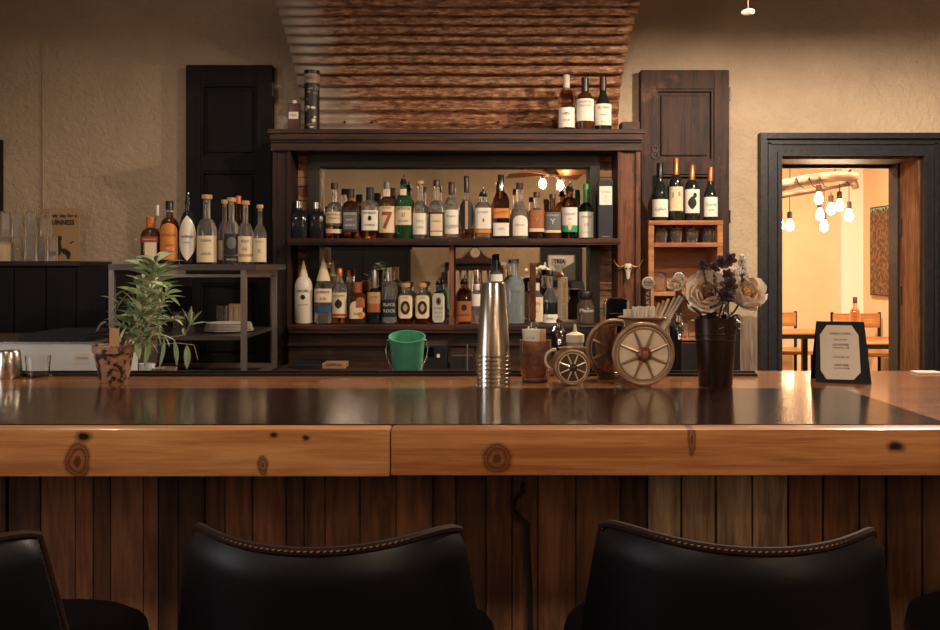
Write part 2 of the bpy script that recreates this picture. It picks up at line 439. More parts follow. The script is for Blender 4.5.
# ================================================================== SETTING
BW = 4.9
tan = plaster('tan_plaster_wall', '#a5917b', '#bda78e', .7)
cream2 = plaster('cream_plaster', '#d6b48c', '#e0c09c', .15)
darkwood = wood('dark_stained_wood', '#100806', '#361d14', 'z', rough=.62, worn='#4a2b1e', worn_amt=.68)
darkwoodx = wood('dark_stained_wood_rail', '#110906', '#452719', 'x', rough=.55, worn='#6b3f28', worn_amt=.64)
blackwood = wood('black_painted_wood', '#0b0909', '#151111', 'z', rough=.75, worn='#241814', worn_amt=.66, bump=.2)
dx0, dx1, dz1 = WX(782, 4.86), WX(924, 4.86), WZ(156, 4.86)
def wallbox(name, a, b, m): return struct(MB().box(a, b).build(name, m))
# back wall with a deep door opening
g = MB()
g.box((-3.4, BW, 0), (dx0, BW+.32, 3.0)); g.box((dx1, BW, 0), (4.6, BW+.32, 3.0)); g.box((dx0, BW, dz1), (dx1, BW+.32, 3.0))
struct(g.build('wall_back', tan))
wallbox('wall_left', (-3.5, -2.2, 0), (-3.4, BW+.32, 3.0), tan)
wallbox('wall_right', (4.6, -2.2, 0), (4.7, BW+.32, 3.0), tan)
wallbox('wall_front', (-3.4, -2.1, 0), (4.6, -1.96, 3.0), tan)
wallbox('ceiling', (-3.5, -2.2, 3.0), (4.7, BW+.32, 3.1), mat('ceiling_plaster', '#8d745c', rough=.9))
wallbox('floor', (-3.5, -2.2, -.1), (4.7, BW+.32, 0), wood('floor_boards', '#20130d', '#3e2618', 'y', rough=.4))
wallbox('baseboard_front', (-3.4, -1.96, 0), (4.6, -1.92, .86), mat('black_wainscot', '#141113', rough=.5))
# door casing with stepped moulding
def casing():
    M = mat('black_door_trim', '#1d1d22', rough=.5, var=.35, vscale=30, bump=.2, bscale=60)
    g = MB(); fx0, fx1, fz1 = WX(760, 4.86), dx1+(dx0-WX(760, 4.86)), WZ(133, 4.86)
    y = BW
    g.box((fx0, y-.03, 0), (dx0, y, fz1)); g.box((dx1, y-.03, 0), (fx1, y, fz1)); g.box((dx0, y-.03, dz1), (dx1, y, fz1))
    g.box((fx0, y-.055, 0), (fx0+.03, y-.03, fz1)); g.box((fx1-.03, y-.055, 0), (fx1, y-.03, fz1)); g.box((fx0+.03, y-.055, fz1-.03), (fx1-.03, y-.03, fz1))
    g.box((dx0-.022, y-.045, 0), (dx0, y-.03, dz1+.022)); g.box((dx1, y-.045, 0), (dx1+.022, y-.03, dz1+.022)); g.box((dx0, y-.045, dz1), (dx1, y-.03, dz1+.022))
    g.box((fx0+.045, y-.042, 0), (fx0+.06, y-.03, fz1-.05)); g.box((fx0+.045, y-.042, fz1-.06), (fx1-.045, y-.03, fz1-.045))
    g.box((fx1-.06, y-.042, 0), (fx1-.045, y-.03, fz1-.05))
    root = struct(g.build('door_1', M))
    j = MB()   # brown jamb lining
    j.box((dx1-.012, BW, 0), (dx1, BW+.32, dz1-.012)); j.box((dx0, BW, 0), (dx0+.012, BW+.32, dz1-.012)); j.box((dx0, BW, dz1-.012), (dx1, BW+.32, dz1))
    j.build('jamb_lining', wood('jamb_wood', '#4b2c1c', '#8a5a36', 'z', rough=.5), root)
    j = MB()
    j.box((dx1-.024, BW+.21, 0), (dx1-.012, BW+.32, dz1-.012)); j.box((dx0+.012, BW+.29, dz1-.03), (dx1-.024, BW+.32, dz1-.012))
    for zz in (.5, 1.12, 1.5): j.box((dx1-.018, BW+.18, zz), (dx1-.012, BW+.208, zz+.1))
    j.build('door_stop', M, root)
casing()
# ---- second room
R2D = 8.3; RX = 3.52
wallbox('wall_dining_back', (.6, R2D, 0), (4.2, R2D+.1, 2.7), cream2)
wallbox('wall_dining_right', (RX, BW+.32, 0), (RX+.1, R2D, 2.7), cream2)
wallbox('wall_dining_left', (.5, BW+.32, 0), (.6, R2D, 2.7), cream2)
wallbox('wall_dining_column', (WX(836, R2D), R2D-.12, 0), (RX, R2D, 2.7), mat('white_column_paint', '#e6dccb', rough=.8))
wallbox('ceiling_dining', (.5, BW+.32, 2.7), (4.2, R2D, 2.78), mat('dining_ceiling_paint', '#d2b592', rough=.9))
wallbox('floor_dining', (.5, BW+.32, -.1), (4.2, R2D, 0), MATS['floor_boards'])

# ---- window on the left wall (daylight)
wd = MB()
for zz in (.95, 1.6, 2.25): wd.box((-3.40, -.25, zz), (-3.36, 1.15, zz+.05))
for yy in (-.25, .43, 1.10): wd.box((-3.40, yy, .95), (-3.36, yy+.05, 2.3))
struct(wd.build('window_1', blackwood))

# ================================================================== BAR COUNTER
BZ = 1.07
oak = dict(rough=.36, coat=.2, bump=.08)
def fk(px, py): 
    w = W(px, py, 1.5); return (w.x, w.y, w.z)
bar = empty('bar_counter', (0, 1.85, 0), 'long pine bar counter with a thick knotty front edge and dark glossy inset top', 'bar counter')
def bpart(mb, name, m, smooth=False):
    o = mb.build(name, m, bar, smooth); o.location = (0, -1.85, 0); return o
topw = wood('bar_top_pine', '#75452a', '#9f6a40', 'x', rough=.22, coat=.6, bump=.05)
g = MB(); g.box((-2.6, 1.545, BZ-.072), (2.7, 2.215, BZ-.002)); g.box((.70, 2.215, BZ-.072), (2.7, 2.33, BZ-.002)); 
g.box((-2.6, 2.0, BZ-.002), (2.7, 2.215, BZ)); g.box((.70, 2.215, BZ-.002), (2.7, 2.33, BZ)); g.box((.815, 1.545, BZ-.002), (2.7, 2.0, BZ)); g.box((-2.6, 1.545, BZ-.002), (-1.35, 2.0, BZ))
bpart(g, 'counter_top', topw)
g = MB()
n = 10; pts = [(.813, 1.548), (.813, 1.998)]
for i in range(n+1):
    a = PI/2*i/n; pts.append((-1.10-.24*math.sin(a), 1.60+.398*math.cos(a)))
pts.append((-1.34, 1.548))
m_ = len(pts); vs = [(x, y, BZ+.0006) for x, y in pts]+[(x, y, BZ-.0019) for x, y in pts]
g.add(vs, [tuple(range(m_)), tuple(range(m_, 2*m_))[::-1]]+[(i, m_+i, m_+(i+1) % m_, (i+1) % m_) for i in range(m_)])
o = bpart(g, 'inset_panel', wood('dark_varnished_inset', '#150c08', '#331d13', 'x', rough=.16, coat=.3, bump=.10, scale=2.5)); o['label'] = 'dark varnished inset panel'
g = MB(); g.box((-1.35, 1.60, BZ-.002), (-1.34, 2.0, BZ))
k1 = [(fk(78, 461), (.024, .034), False), (fk(84, 438), (.018, .012), True), (fk(262, 466), (.011, .02), False), (fk(275, 437), (.010, .007), True), (fk(305, 437), (.008, .007), True)]
k2 = [(fk(497, 458), (.029, .028), False), (fk(895, 446), (.019, .012), True), (fk(692, 440), (.008, .03), False)]
e1 = MB().box((-2.6, 1.5, WZ(477, 1.5)), (WX(390, 1.5), 1.545, BZ), bev=.005)
e2 = MB().box((WX(390.6, 1.5), 1.5, WZ(476, 1.5)), (2.7, 1.545, BZ+.0005), bev=.005)
def bedge(mb, m):
    o = mb.build('front_edge', m, bar, True); o.location = (0, -1.85, 0); return o
bedge(e1, wood('pine_edge_left', '#9c6439', '#bd8856', 'x', knots=k1, stretch=18, **oak))
bedge(e2, wood('pine_edge_right', '#90582f', '#b27a4b', 'x', knots=k2, stretch=22, **oak))
# vertical plank front, each plank its own tone
PL = [(-30, 6, .45), (8, 40, .5), (40, 75, 1.15), (75, 93, 1.25), (93, 110, .6), (110, 143, 1.15), (143, 158, .9), (158, 178, .35), (178, 205, .3), (205, 225, .5), (225, 252, 1.1), (252, 286, 1.05), (286, 304, .55), (304, 325, .7), (325, 360, .9), (360, 396, 1.0), (396, 433, 1.05), (433, 456, .8), (456, 486, .45), (486, 512, .8), (512, 538, .7), (538, 576, .95), (576, 621, .8), (621, 647, .4), (648, 681, 3.0), (682, 716, 2.7), (717, 752, 3.3), (753, 788, 3.1), (789, 823, .95), (824, 859, .9), (860, 886, .7), (887, 922, .55), (923, 960, .5)]
g = MB(); gp = MB(); cols = []
DP = 1.76
fx = -2.6
while fx < WX(-32, DP): g.box((fx, DP, 0), (fx+.066, DP+.02, BZ-.073)); cols.append(.6+.5*random.random()); fx += .068
for a, b_, c in PL:
    if c > 2:
        gp.box((WX(a, DP)+.0012, DP+random.random()*.003, 0), (WX(b_, DP)-.0012, DP+.02, BZ-.073)); continue
    g.box((WX(a, DP)+.0012, DP+random.random()*.003, 0), (WX(b_, DP)-.0012, DP+.02, BZ-.073)); cols.append(c)
fx = WX(962, DP)
while fx < 2.6: g.box((fx, DP, 0), (fx+.066, DP+.02, BZ-.073)); cols.append(.5+.4*random.random()); fx += .068
q = gp.build('pale_planks', wood('pale_plank_wood', '#7d6450', '#c9ab88', 'z', rough=.6, stretch=12), bar); q.location = (0, -1.85, 0); q['label'] = 'pale planks'  # run of planks in a paler, greyer material than the rest
o = g.build('plank_front', wood('reclaimed_planks', '#5a3827', '#8f6042', 'z', rough=.6, attr=True, worn='#3a2318', worn_amt=.70, stretch=9), bar); o.location = (0, -1.85, 0)
ca = o.data.color_attributes.new('Col', 'FLOAT_COLOR', 'CORNER')
for p_ in o.data.polygons:
    c = cols[p_.index//6]
    cc = (c, c*(1.0 if c < 1.5 else 1.18), c*(1.0 if c < 1.5 else 1.45), 1)
    for li in p_.loop_indices: ca.data[li].color = cc
g = MB(); g.box((-2.6, DP+.021, 0), (2.6, DP+.05, BZ-.073)); bpart(g, 'backing_board', capK)
g = MB()
pts = [W(523, 482, 1.752), W(522, 492, 1.752), W(514, 500, 1.752), W(513, 510, 1.752), W(519, 518, 1.752), W(527, 524, 1.752), W(528, 550, 1.752), W(530, 590, 1.752), W(531, 640, 1.752)]
g.tube(pts, [.004, .005, .005, .005, .006, .006, .005, .005, .005], seg=8); bpart(g, 'bark_edge', mat('dark_bark', '#1a0e09', rough=.8), True)
# rail at the back
g = MB(); g.box((WX(-60, 2.22), 2.218, BZ-.01), (.698, 2.24, BZ+.006)); g.box((WX(-60, 2.22), 2.236, BZ+.006), (.698, 2.243, BZ+.011))
bpart(g, 'back_rail', mat('black_rubber_rail', '#17130f', rough=.35))
# under-bar counter
g = empty('under_bar_counter', (0, 2.6, 0), 'low dark service counter behind the bar that carries taps, bucket and cups', 'counter')
q = MB().box((-1.25, 2.27, .955), (1.2, 2.95, .985)).build('worktop', mat('dark_steel_top', '#2b2a2a', rough=.4, metal=.6), g); q.location = (0, -2.6, 0)
q = MB().box((-1.22, 2.30, 0), (1.17, 2.92, .955)).build('cabinet_body', blackwood, g); q.location = (0, -2.6, 0)
UZ = .985

# ================================================================== BACK BAR
bb = empty('back_bar_cabinet', (WX(455, 4.6), 4.65, 0), 'dark carved wooden back bar with mirror and two bottle shelves on the plaster wall', 'back bar')
def bbp(mb, name, m, smooth=False):
    o = mb.build(name, m, bb, smooth); o.location = (-bb.location.x, -bb.location.y, 0); return o
def steps(x0, x1, z0, z1, yf, side):   # vertical post with stepped moulding
    g = MB(); g.box((x0, yf, z0), (x1, BW-.01, z1))
    w = x1-x0
    g.box((x0, yf-.010, z0), (x0+w*.22, yf, z1)); g.box((x0+w*.80, yf-.014, z0), (x1, yf, z1))
    return g
YF = 4.52
zt = WZ(130, 4.5)
bbp(steps(WX(273, YF), WX(291, YF), 0, zt-.02, YF, 0), 'post', darkwood)
bbp(steps(WX(617.5, YF), WX(640, YF), 0, zt-.02, YF, 0), 'post', wood('lit_stained_wood', '#241109', '#68391f', 'z', rough=.5, worn='#6f4329', worn_amt=.6))  # right post: stronger light put into the wood colour
g = MB()
hx0, hx1 = WX(272, YF), WX(641, YF)
g.box((hx0, YF-.02, WZ(151, YF)), (hx1, BW-.01, zt-.02)); g.box((hx0, YF-.045, zt-.05), (hx1, YF-.02, zt-.02)); g.box((hx0, YF-.032, WZ(143, YF)), (hx1, YF-.02, WZ(139, YF)))
g.box((hx0, YF-.028, WZ(151, YF)), (hx1, YF-.02, WZ(148, YF)))
g.box((hx0-.01, YF-.055, zt-.02), (hx1+.01, BW-.01, zt))
bbp(g, 'header', darkwoodx)
# weathered strips either side
bk = wood('weathered_sawn_blocks', '#7a5038', '#d0a27c', 'x', rough=.7, worn='#2c1a12', worn_amt=.58, stretch=5, bump=.8)
def strip(x0, x1):
    g = MB(); z = WZ(326, 4.75)
    random.seed(3)
    while z < WZ(152, 4.7):
        h = random.uniform(.03, .085); g.box((x0, 4.70+random.random()*.02, z+.002), (x1, 4.86, min(z+h, WZ(150, 4.7))-.002)); z += h
    return g
bbp(strip(WX(291, 4.7), WX(308, 4.7)), 'weathered_block_strip', bk); bbp(strip(WX(600, 4.7), WX(617.5, 4.7)), 'weathered_block_strip', bk)
YM = 4.74
g = MB()
mx0, mx1, mz0, mz1 = WX(322, YM), WX(588, YM), WZ(334, YM), WZ(168, YM)
g.box((WX(308, 4.66), 4.66, mz0-.05), (mx0, 4.80, mz1)); g.box((mx1, 4.66, mz0-.05), (WX(600, 4.66), 4.80, mz1)); g.box((WX(308, 4.66), 4.66, mz1), (WX(600, 4.66), 4.80, WZ(146, 4.7)))
bbp(g, 'mirror_frame', mat('black_mirror_frame', '#17120f', rough=.4))
g = MB(); g.box((mx0-.01, YM, mz0-.04), (mx1+.01, YM+.006, mz1+.01)); bbp(g, 'mirror', mat('antique_mirror_glass', '#dcd2c4', rough=.015, metal=1, var=.05, vscale=3))
g = MB(); g.box((WX(291, 4.8), YM+.03, .9), (WX(617.5, 4.8), BW-.01, WZ(150, 4.7))); bbp(g, 'back_panel', mat('black_back_panel', '#0f0c0b', rough=.7))
UPZ = WZ(238.5, 4.42); LOZ = WZ(325.5, 4.42)
for nm, z, hh in (('upper_shelf', UPZ, 6.5), ('lower_shelf', LOZ, 8)):
    g = MB(); g.box((WX(290, 4.5)+.004, 4.42, z-.022), (WX(617.5, YF)-.001, 4.738, z), bev=.003); g.box((WX(290, 4.5)+.004, 4.425, z-hh*4.42/F), (WX(617.5, YF)-.001, 4.45, z-.0215), bev=.003)
    bbp(g, nm, darkwoodx)
g = MB(); g.box((WX(449, 4.47), 4.465, LOZ), (WX(454, 4.47), 4.49, UPZ-.022)); bbp(g, 'divider_post', wood('divider_wood', '#4e2c1c', '#8a583a', 'z'))
# base below the lower shelf
g = MB(); g.box((WX(291, YF), 4.46, .0), (WX(617.5, YF), BW-.01, LOZ-.04)); g.box((WX(291, YF), 4.44, LOZ-.10), (WX(617.5, YF), 4.46, LOZ-.085)); 
bbp(g, 'base_cabinet', wood('base_wood', '#17100d', '#38241b', 'x', worn='#4b2f22', worn_amt=.62))
g = MB(); g.box((WX(285, 4.2), 4.0, .84), (WX(625, 4.2), 4.45, .88)); bbp(g, 'work_ledge', darkwoodx)
g = MB(); g.box((WX(287, 4.2), 4.06, 0), (WX(623, 4.2), 4.44, .84)); bbp(g, 'ledge_cabinet', blackwood)
LEDZ = .88

# corrugated iron hood
def hood():
    n = 16; rows = 220; vs = []; fs = []
    arc = []
    z0 = zt+.001; 
    for j in range(rows+1):
        t = .80*j/rows
        z = z0+.78*t
        y = 4.86-.59*(t/.69)**2.7
        arc.append((y, z))
    L_ = 0; prev = None
    for j, (y, z) in enumerate(arc):
        if prev: L_ += math.hypot(y-prev[0], z-prev[1])
        prev = (y, z)
        a = arc[min(j+1, rows)]; b = arc[max(j-1, 0)]
        t = Vector((0, a[0]-b[0], a[1]-b[1])).normalized(); nn = Vector((0, -t.z, t.y))
        off = .015*math.sin(2*PI*L_/.073)
        for i in range(n+1):
            u = i/n; x = WX(301, 4.86)+(WX(618, 4.86)-WX(301, 4.86))*u
            # overlap step at the joint of the two sheets
            e = .0015*math.sin(u*9+L_*3)
            if j == rows: pass
            wob = .004*noise.noise(Vector((u*4, L_*2, 0)))
            vs.append(Vector((x+wob*(0), y, z))+nn*(off+e+wob))
    for j in range(rows):
        for i in range(n): a = j*(n+1)+i; fs.append((a, a+1, a+n+2, a+n+1))
    o = mesh_obj('corrugated_iron_hood', vs, fs, rust_mat(), None, True)
    md = o.modifiers.new('t', 'SOLIDIFY'); md.thickness = .0015
    tag(o, 'rusty corrugated iron sheet curving out above the back bar', 'corrugated hood')
    nl = MB()
    for px in (345, 372, 498): 
        w = W(px, 128, 4.84); nl.ball((w.x, 4.83, w.z+.03), .006, seg=8)
    q = nl.build('nail', blackm, o, True)
    q['label'] = 'dark nail heads near the foot'
hood()

# shutters
def shutter(x0, x1, z0, z1, m, label, eight=False):
    cx = (x0+x1)/2; root = empty('wooden_shutter', (cx, 4.87, z0), label, 'shutter')
    h = z1-z0; w = x1-x0; y = -.045
    g = MB(); st = w*.17
    g.box((-w/2, y, 0), (-w/2+st, .025, h), bev=.003); g.box((w/2-st, y, 0), (w/2, .025, h), bev=.003)
    for a, b in ((0, .1), (h*.30, h*.30+.09), (h*.66, h*.66+.07), (h-.10, h)):
        g.box((-w/2+st, y+.002, a), (w/2-st, .025, b), bev=.002)
    g.build('stiles_and_rails', m, root)
    for a, b in ((.1, h*.30), (h*.30+.09, h*.66), (h*.66+.07, h-.10)):
        g = MB(); g.box((-w/2+st, -.012, a), (w/2-st, .02, b)); g.box((-w/2+st+.03, -.024, a+.03), (w/2-st-.03, -.012, b-.03), bev=.006)
        g.box((-w/2+st, -.034, a), (-w/2+st+.012, -.012, b)); g.box((w/2-st-.012, -.034, a), (w/2-st, -.012, b))
        g.box((-w/2+st+.012, -.034, b-.012), (w/2-st-.012, -.012, b)); g.box((-w/2+st+.012, -.034, a), (w/2-st-.012, -.012, a+.012))
        g.build('panel', m, root)
    for zz in (h*.12, h*.5, h*.9):
        g = MB().box((w/2-.004, y+.004, zz), (w/2+.008, y+.03, zz+.07)); g.build('hinge', blackm, root)
    if eight:
        g = MB(); 
        ex, ez = WX(655, 4.82)-cx, WZ(152, 4.82)-z0
        g.torus((ex, y-.004, ez+.019), .014, .004, seg=16, sub=6); g.torus((ex, y-.004, ez-.016), .018, .004, seg=16, sub=6)
        g.build('figure_eight_emblem', mat('dull_iron', '#3b2a22', rough=.5, metal=.4), root, True)
    return root
shutter(WX(186, 4.83), WX(272, 4.83), .75, WZ(65, 4.83), wood('black_shutter_wood', '#0a0909', '#171112', 'z', rough=.78, worn='#2f1d18', worn_amt=.66), 'black panelled wooden shutter on the wall behind the metal rack')
shutter(WX(641, 4.83), WX(729, 4.83), .75, WZ(70, 4.83), wood('brown_shutter_wood', '#1a0f0b', '#40261a', 'z', rough=.65, worn='#6d4530', worn_amt=.64), 'dark brown panelled wooden shutter on the wall behind the wine crate', True)

# ================================================================== BOTTLES
def T(t, sz, m, cz, wd=.8, cx=0, **k): return (t, sz, m, cx, cz, wd, k)
D1 = 4.56
U = dict(D=D1, basez=UPZ, group='bottles on the upper back bar shelf')
bottle(299, 201, 19, shape='squat', glass=darkglass, cap='chrome', p=4, label='near-black square decanter at the left end of the upper shelf', **U)
bottle(317, 202, 16, shape='squat', glass=darkglass, cap='chrome', p=4, label='near-black bottle with wide silver cap, second from left on upper shelf', **U)
bottle(334.5, 183, 18, shape='round', glass=clear, liq=amber, fill=.30, cap='Br', labels=[(paperC, 0, .38, .9, .20, 'rect'), (paperC, 0, .14, .9, .07, 'rect')],
       texts=[T('BUFFALO', .05, inkK, .43, .8), T('TRACE', .05, inkK, .365, .6)], label='clear bottle with cream two-line label just right of the silver-capped black bottle', **U)
bottle(350.5, 189, 17, shape='squat', glass=damber, cap='K', p=5, labels=[(paperK, 0, .36, .95, .44, 'rect'), (paperG, 0, .36, .78, .34, 'rect', .0012)],
       texts=[T("JACK DANIEL'S", .07, inkW, .50, .72, arc=2), T('Old No.7', .06, inkW, .38, .4), T('WHISKEY', .055, inkW, .27, .6)], label='square dark bottle with black and grey label and black cap on upper shelf', **U)
bottle(370, 187.5, 17, shape='squat', glass=clear, liq=amber, fill=.2, cap='K', p=4, capspec=.22, labels=[(paperW, 0, .36, .95, .38, 'rect'), (inkK, 0, .40, .22, .10, 'oval', .0013)],
       texts=[T('JIM BEAM', .06, inkK, .50, .75, arc=1.5), T('BOURBON', .05, inkK, .27, .6)], label='square bottle with white label, dark round seal and tall black cap', **U)
bottle(387, 182, 17, shape='std', glass=brownglass, cap='G', labels=[(paperC, 0, .34, .95, .46, 'rect'), (paperC, 0, .80, .32, .12, 'rect')],
       texts=[('7', .40, inkR, 0, .31, .62, dict(bold=.003)), T('SEAGRAM', .04, inkK, .54, .5), T('7', .1, inkK, .80, .1)], label='dark brown bottle whose cream label carries a large red 7', **U)
bottle(403.5, 178, 17, shape='std', glass=greenglass, pourer=True, labels=[(paperC, 0, .38, .95, .30, 'neckarch'), (paperC, 0, .76, .3, .1, 'rect')],
       texts=[T('JAMESON', .07, inkK, .50, .8, arc=3), T('JJ', .07, inkR, .40, .2), T('IRISH WHISKEY', .04, inkK, .29, .6)], label='green glass bottle with pourer and cream label beside the red 7 bottle', **U)
bottle(420, 181, 15, shape='round', glass=clear, liq=clear, cap='cork', labels=[(paperW, 0, .26, .95, .36, 'rect')], texts=[T('TITO', .05, inkG, .3, .5), T('VODKA', .04, inkG, .2, .5)],
       label='clear corked bottle with plain white lower label right of the green bottle', **U)
bottle(436.5, 180, 17, shape='round', glass=clear, cap='Br', p=3, labels=[(paperK, 0, .24, .88, .42, 'rect'), (paperC, 0, .28, .7, .28, 'rect', .0013), (paperC, 0, .09, .7, .07, 'rect', .0013)], texts=[T('TEQUILA', .04, inkK, .3, .5)],
       label='clear bottle with black-framed beige label on the upper shelf', **U)
bottle(451.5, 182, 15, shape='std', glass=clear, liq=damber, fill=.1, cap='Br', capspec=.2, labels=[(paperW, 0, .36, .95, .30, 'rect'), (paperW, 0, .17, .95, .16, 'rect')],
       texts=[T('Reserve', .05, inkG, .40, .6), T('BATCH', .035, inkG, .19, .5)], label='clear bottle with two white labels and brown capsule on upper shelf', **U)
bottle(466.5, 176, 15, shape='tear', glass=clear, liq=damber, fill=.18, cap='K', capspec=.24, labels=[(paperK, 0, .38, .95, .48, 'oval'), (paperT, 0, .38, .14, .44, 'rect', .0013)],
       label='teardrop bottle with black oval label and tan stripe', **U)
bottle(483, 190, 17, shape='squat', glass=clear, liq=damber, fill=.1, pourer=True, p=3, labels=[(paperW, 0, .42, .95, .42, 'rect'), (paperO, 0, .16, .98, .07, 'rect'), (inkR, .05, .38, .12, .07, 'oval', .0013)], texts=[T('MONKEY', .05, inkG, .54, .6)],
       label='wide white-labelled bottle with orange band and black pourer on upper shelf', **U)
bottle(501, 175, 17, shape='std', glass=damber, cap='chrome', p=4, capspec=.33, capr=1.0, labels=[(paperO, 0, .40, 1.0, .15, 'rect'), (paperW, 0, .15, .92, .20, 'rect')],
       texts=[T('JOHNNIE WALKER', .05, inkR, .41, .8, slant=.15), T('LABEL', .035, inkG, .16, .4)], label='square amber bottle with orange sash label and tall silver pourer cap', **U)
bottle(519.5, 183, 19, shape='bell', glass=clear, liq=clear, cap='Br', labels=[(paperW, .1, .24, .7, .36, 'arch')], texts=[T('Silver', .05, inkG, .25, .5)],
       label='bell-shaped clear bottle with arched white label left of the copper label', **U)
bottle(536.5, 192, 16, shape='round', glass=clear, liq=amber, fill=.16, cap='Br', p=3, labels=[(paperCu, 0, .42, .98, .38, 'rect'), (paperC, 0, .19, .98, .07, 'rect')],
       texts=[T('DISTILLERY', .05, paperT, .52, .7), T('Y', .16, paperT, .40, .3)], label='round-shouldered bottle with copper brown label', **U)
bottle(552.5, 194, 17, shape='round', glass=brownglass, cap='Br', p=3, labels=[(paperG, 0, .40, .98, .38, 'rect'), (paperC, 0, .17, .98, .06, 'rect')],
       texts=[T('DISTILLERY', .05, inkW, .52, .7), T('Y', .16, inkW, .38, .3)], label='round-shouldered dark bottle with grey label', **U)
bottle(569.5, 184, 16, shape='squat', glass=damber, pourer=True, labels=[(paperW, 0, .40, .98, .34, 'rect'), (paperGr, 0, .19, .98, .12, 'rect'), (paperC, 0, .23, .2, .16, 'leaf', .0014)],
       texts=[T('GLENLIVET', .05, inkG, .45, .7), T('12', .05, inkG, .36, .2)], label='dark whisky bottle with white label above a green band and cream crest', **U)
bottle(586, 184, 15, shape='round', glass=ltgreen, cap='Gr', capspec=.30, labels=[(paperW, 0, .26, .98, .46, 'rect')], texts=[T('LAPHROAIG', .05, inkK, .40, .75), T('10', .08, inkG, .26, .25), T('SCOTCH', .035, inkG, .12, .6)],
       label='light green bottle with tall white label next to the black carton', **U)
def carton(px, top, w, D, bz, label):
    r = empty('whisky_carton', (WX(px, D), D, bz), label, 'carton', None, rz=-.05)
    h = WZ(top, D)-bz; ww = w*D/F/2
    MB().box((-ww, -ww, 0), (ww, ww, h), bev=.001).build('box', mat('black_card', '#191a20', rough=.55), r)
    l = MB().box((-ww*.88, -ww-.0012, h*.58), (ww*.88, -ww-.0002, h*.90)).build('label', paperW, r)
    flat_text('THE MACALLAN', .008, inkK, l, (0, -ww-.002, h*.80), width=ww*1.4); flat_text('12', .012, inkK, l, (0, -ww-.002, h*.72), width=ww*.3); flat_text('YEARS OLD', .005, inkG, l, (0, -ww-.002, h*.64), width=ww*.9)
    flat_text('MACALLAN', .006, inkW, r, (0, -ww-.0012, h*.04), width=ww*1.0)
carton(605, 181, 14, 4.5, UPZ, 'tall black whisky carton with white label at the right end of the upper shelf')

Lk = dict(D=D1, basez=LOZ, group='bottles on the lower back bar shelf')
bottle(303.5, 260, 18, shape='std', glass=whitepl, cap=None, cone=True, capspec=.54, labels=[(inkK, 0, .42, .2, .08, 'oval')], texts=[T('MALIBU', .06, inkK, .52, .7, arc=3), T('RUM', .035, inkG, .3, .5)],
       label='white coconut rum bottle under a paper cone at the left end of the lower shelf', **Lk)
bottle(323.5, 256, 18, shape='round', glass=clear, liq=clear, cap=None, cone=True, capspec=.45, p=3, labels=[(paperC, 0, .42, .95, .20, 'rect'), (paperB, 0, .22, .98, .09, 'rect'), (inkK, 0, .56, .25, .08, 'oval')], texts=[T('SUPERIOR', .045, inkK, .47, .7), T('RUM', .045, inkK, .37, .3)],
       label='clear rum bottle with blue band wearing a paper cone', **Lk)
bottle(333, 259, 14, shape='std', glass=clear, cap=None, cone=True, capspec=.52, label='rear bottle whose paper cone shows behind the blue-banded bottle', basez=LOZ, D=4.66, group='bottles on the lower back bar shelf')
bottle(339.5, 268, 15, shape='std', glass=clear, liq=amber, fill=.2, cap='Cu', labels=[(paperC, 0, .34, .96, .44, 'rect'), (inkK, -.1, .36, .4, .18, 'leaf', .0013), (inkR, 0, .16, .9, .05, 'rect', .0013)], texts=[T('CAPTAIN MORGAN', .045, inkK, .50, .8)],
       label='spiced rum bottle with cream label showing a dark standing figure', **Lk)
bottle(348.5, 269, 12, shape='std', glass=clear, cap='Cu', label='clear bottle half hidden behind the spiced rum', basez=LOZ, D=4.66, group='bottles on the lower back bar shelf')
bottle(357.5, 282, 17, shape='squat', glass=brownglass, cap='Cu', capspec=.34, capr=1.3, p=4, labels=[(paperC, -.12, .34, .75, .42, 'arch'), (paperCu, .35, .52, .5, .25, 'arch', .0014), (paperO, .5, .22, .4, .16, 'oval', .0016)], texts=[T('AGED', .06, inkK, .25, .4)],
       label='squat dark bottle with overlapping cream and copper labels', **Lk)
bottle(374, 270, 14, shape='round', glass=darkglass, cap='G', capspec=.30, capr=1.2, p=3, labels=[(paperT, 0, .48, .95, .22, 'rect'), (paperCu, 0, .30, .95, .16, 'rect')], texts=[T('COFFEE', .04, inkK, .5, .5)],
       label='slim dark bottle with tan and copper label on the lower shelf', **Lk)
bottle(389.5, 267, 16, shape='squat', glass=clear, liq=clear, cap='chrome', capspec=.25, p=3, labels=[(paperK, 0, .28, .95, .30, 'rect'), (paperG, 0, .08, .9, .09, 'rect')], texts=[T('BLACK', .08, inkW, .34, .7), T('ROCK', .08, inkW, .23, .7)],
       label='clear square bottle with black label lettered in white', **Lk)
for px, lb in ((405.5, 'short bottle with dark oval seal directly above the left rim of the green bucket'), (422.5, 'short bottle with dark oval seal just left of the teal gin bottle')):
    bottle(px, 283, 15, shape='squat', glass=clear, liq=damber, fill=.2, cap='cork', p=4, labels=[(paperC, 0, .42, .92, .56, 'oct'), (inkK, 0, .40, .62, .34, 'oval', .0013), (paperT, 0, .40, .3, .2, 'leaf', .0018)], texts=[T('RYE', .05, inkK, .65, .3)], label=lb, **Lk)
bottle(438.5, 280, 14, shape='std', glass=teal, pourer=True, p=4, labels=[(paperW, 0, .37, .85, .66, 'oct'), (inkG, 0, .52, .36, .18, 'oval', .0013), (inkK, 0, .52, .18, .12, 'leaf', .0018)], texts=[T('BOMBAY', .05, inkK, .36, .6), T('DRY GIN', .04, inkG, .26, .5), T('LONDON', .03, inkR, .16, .4)],
       label='teal gin bottle with white octagonal label and black pourer', **Lk)
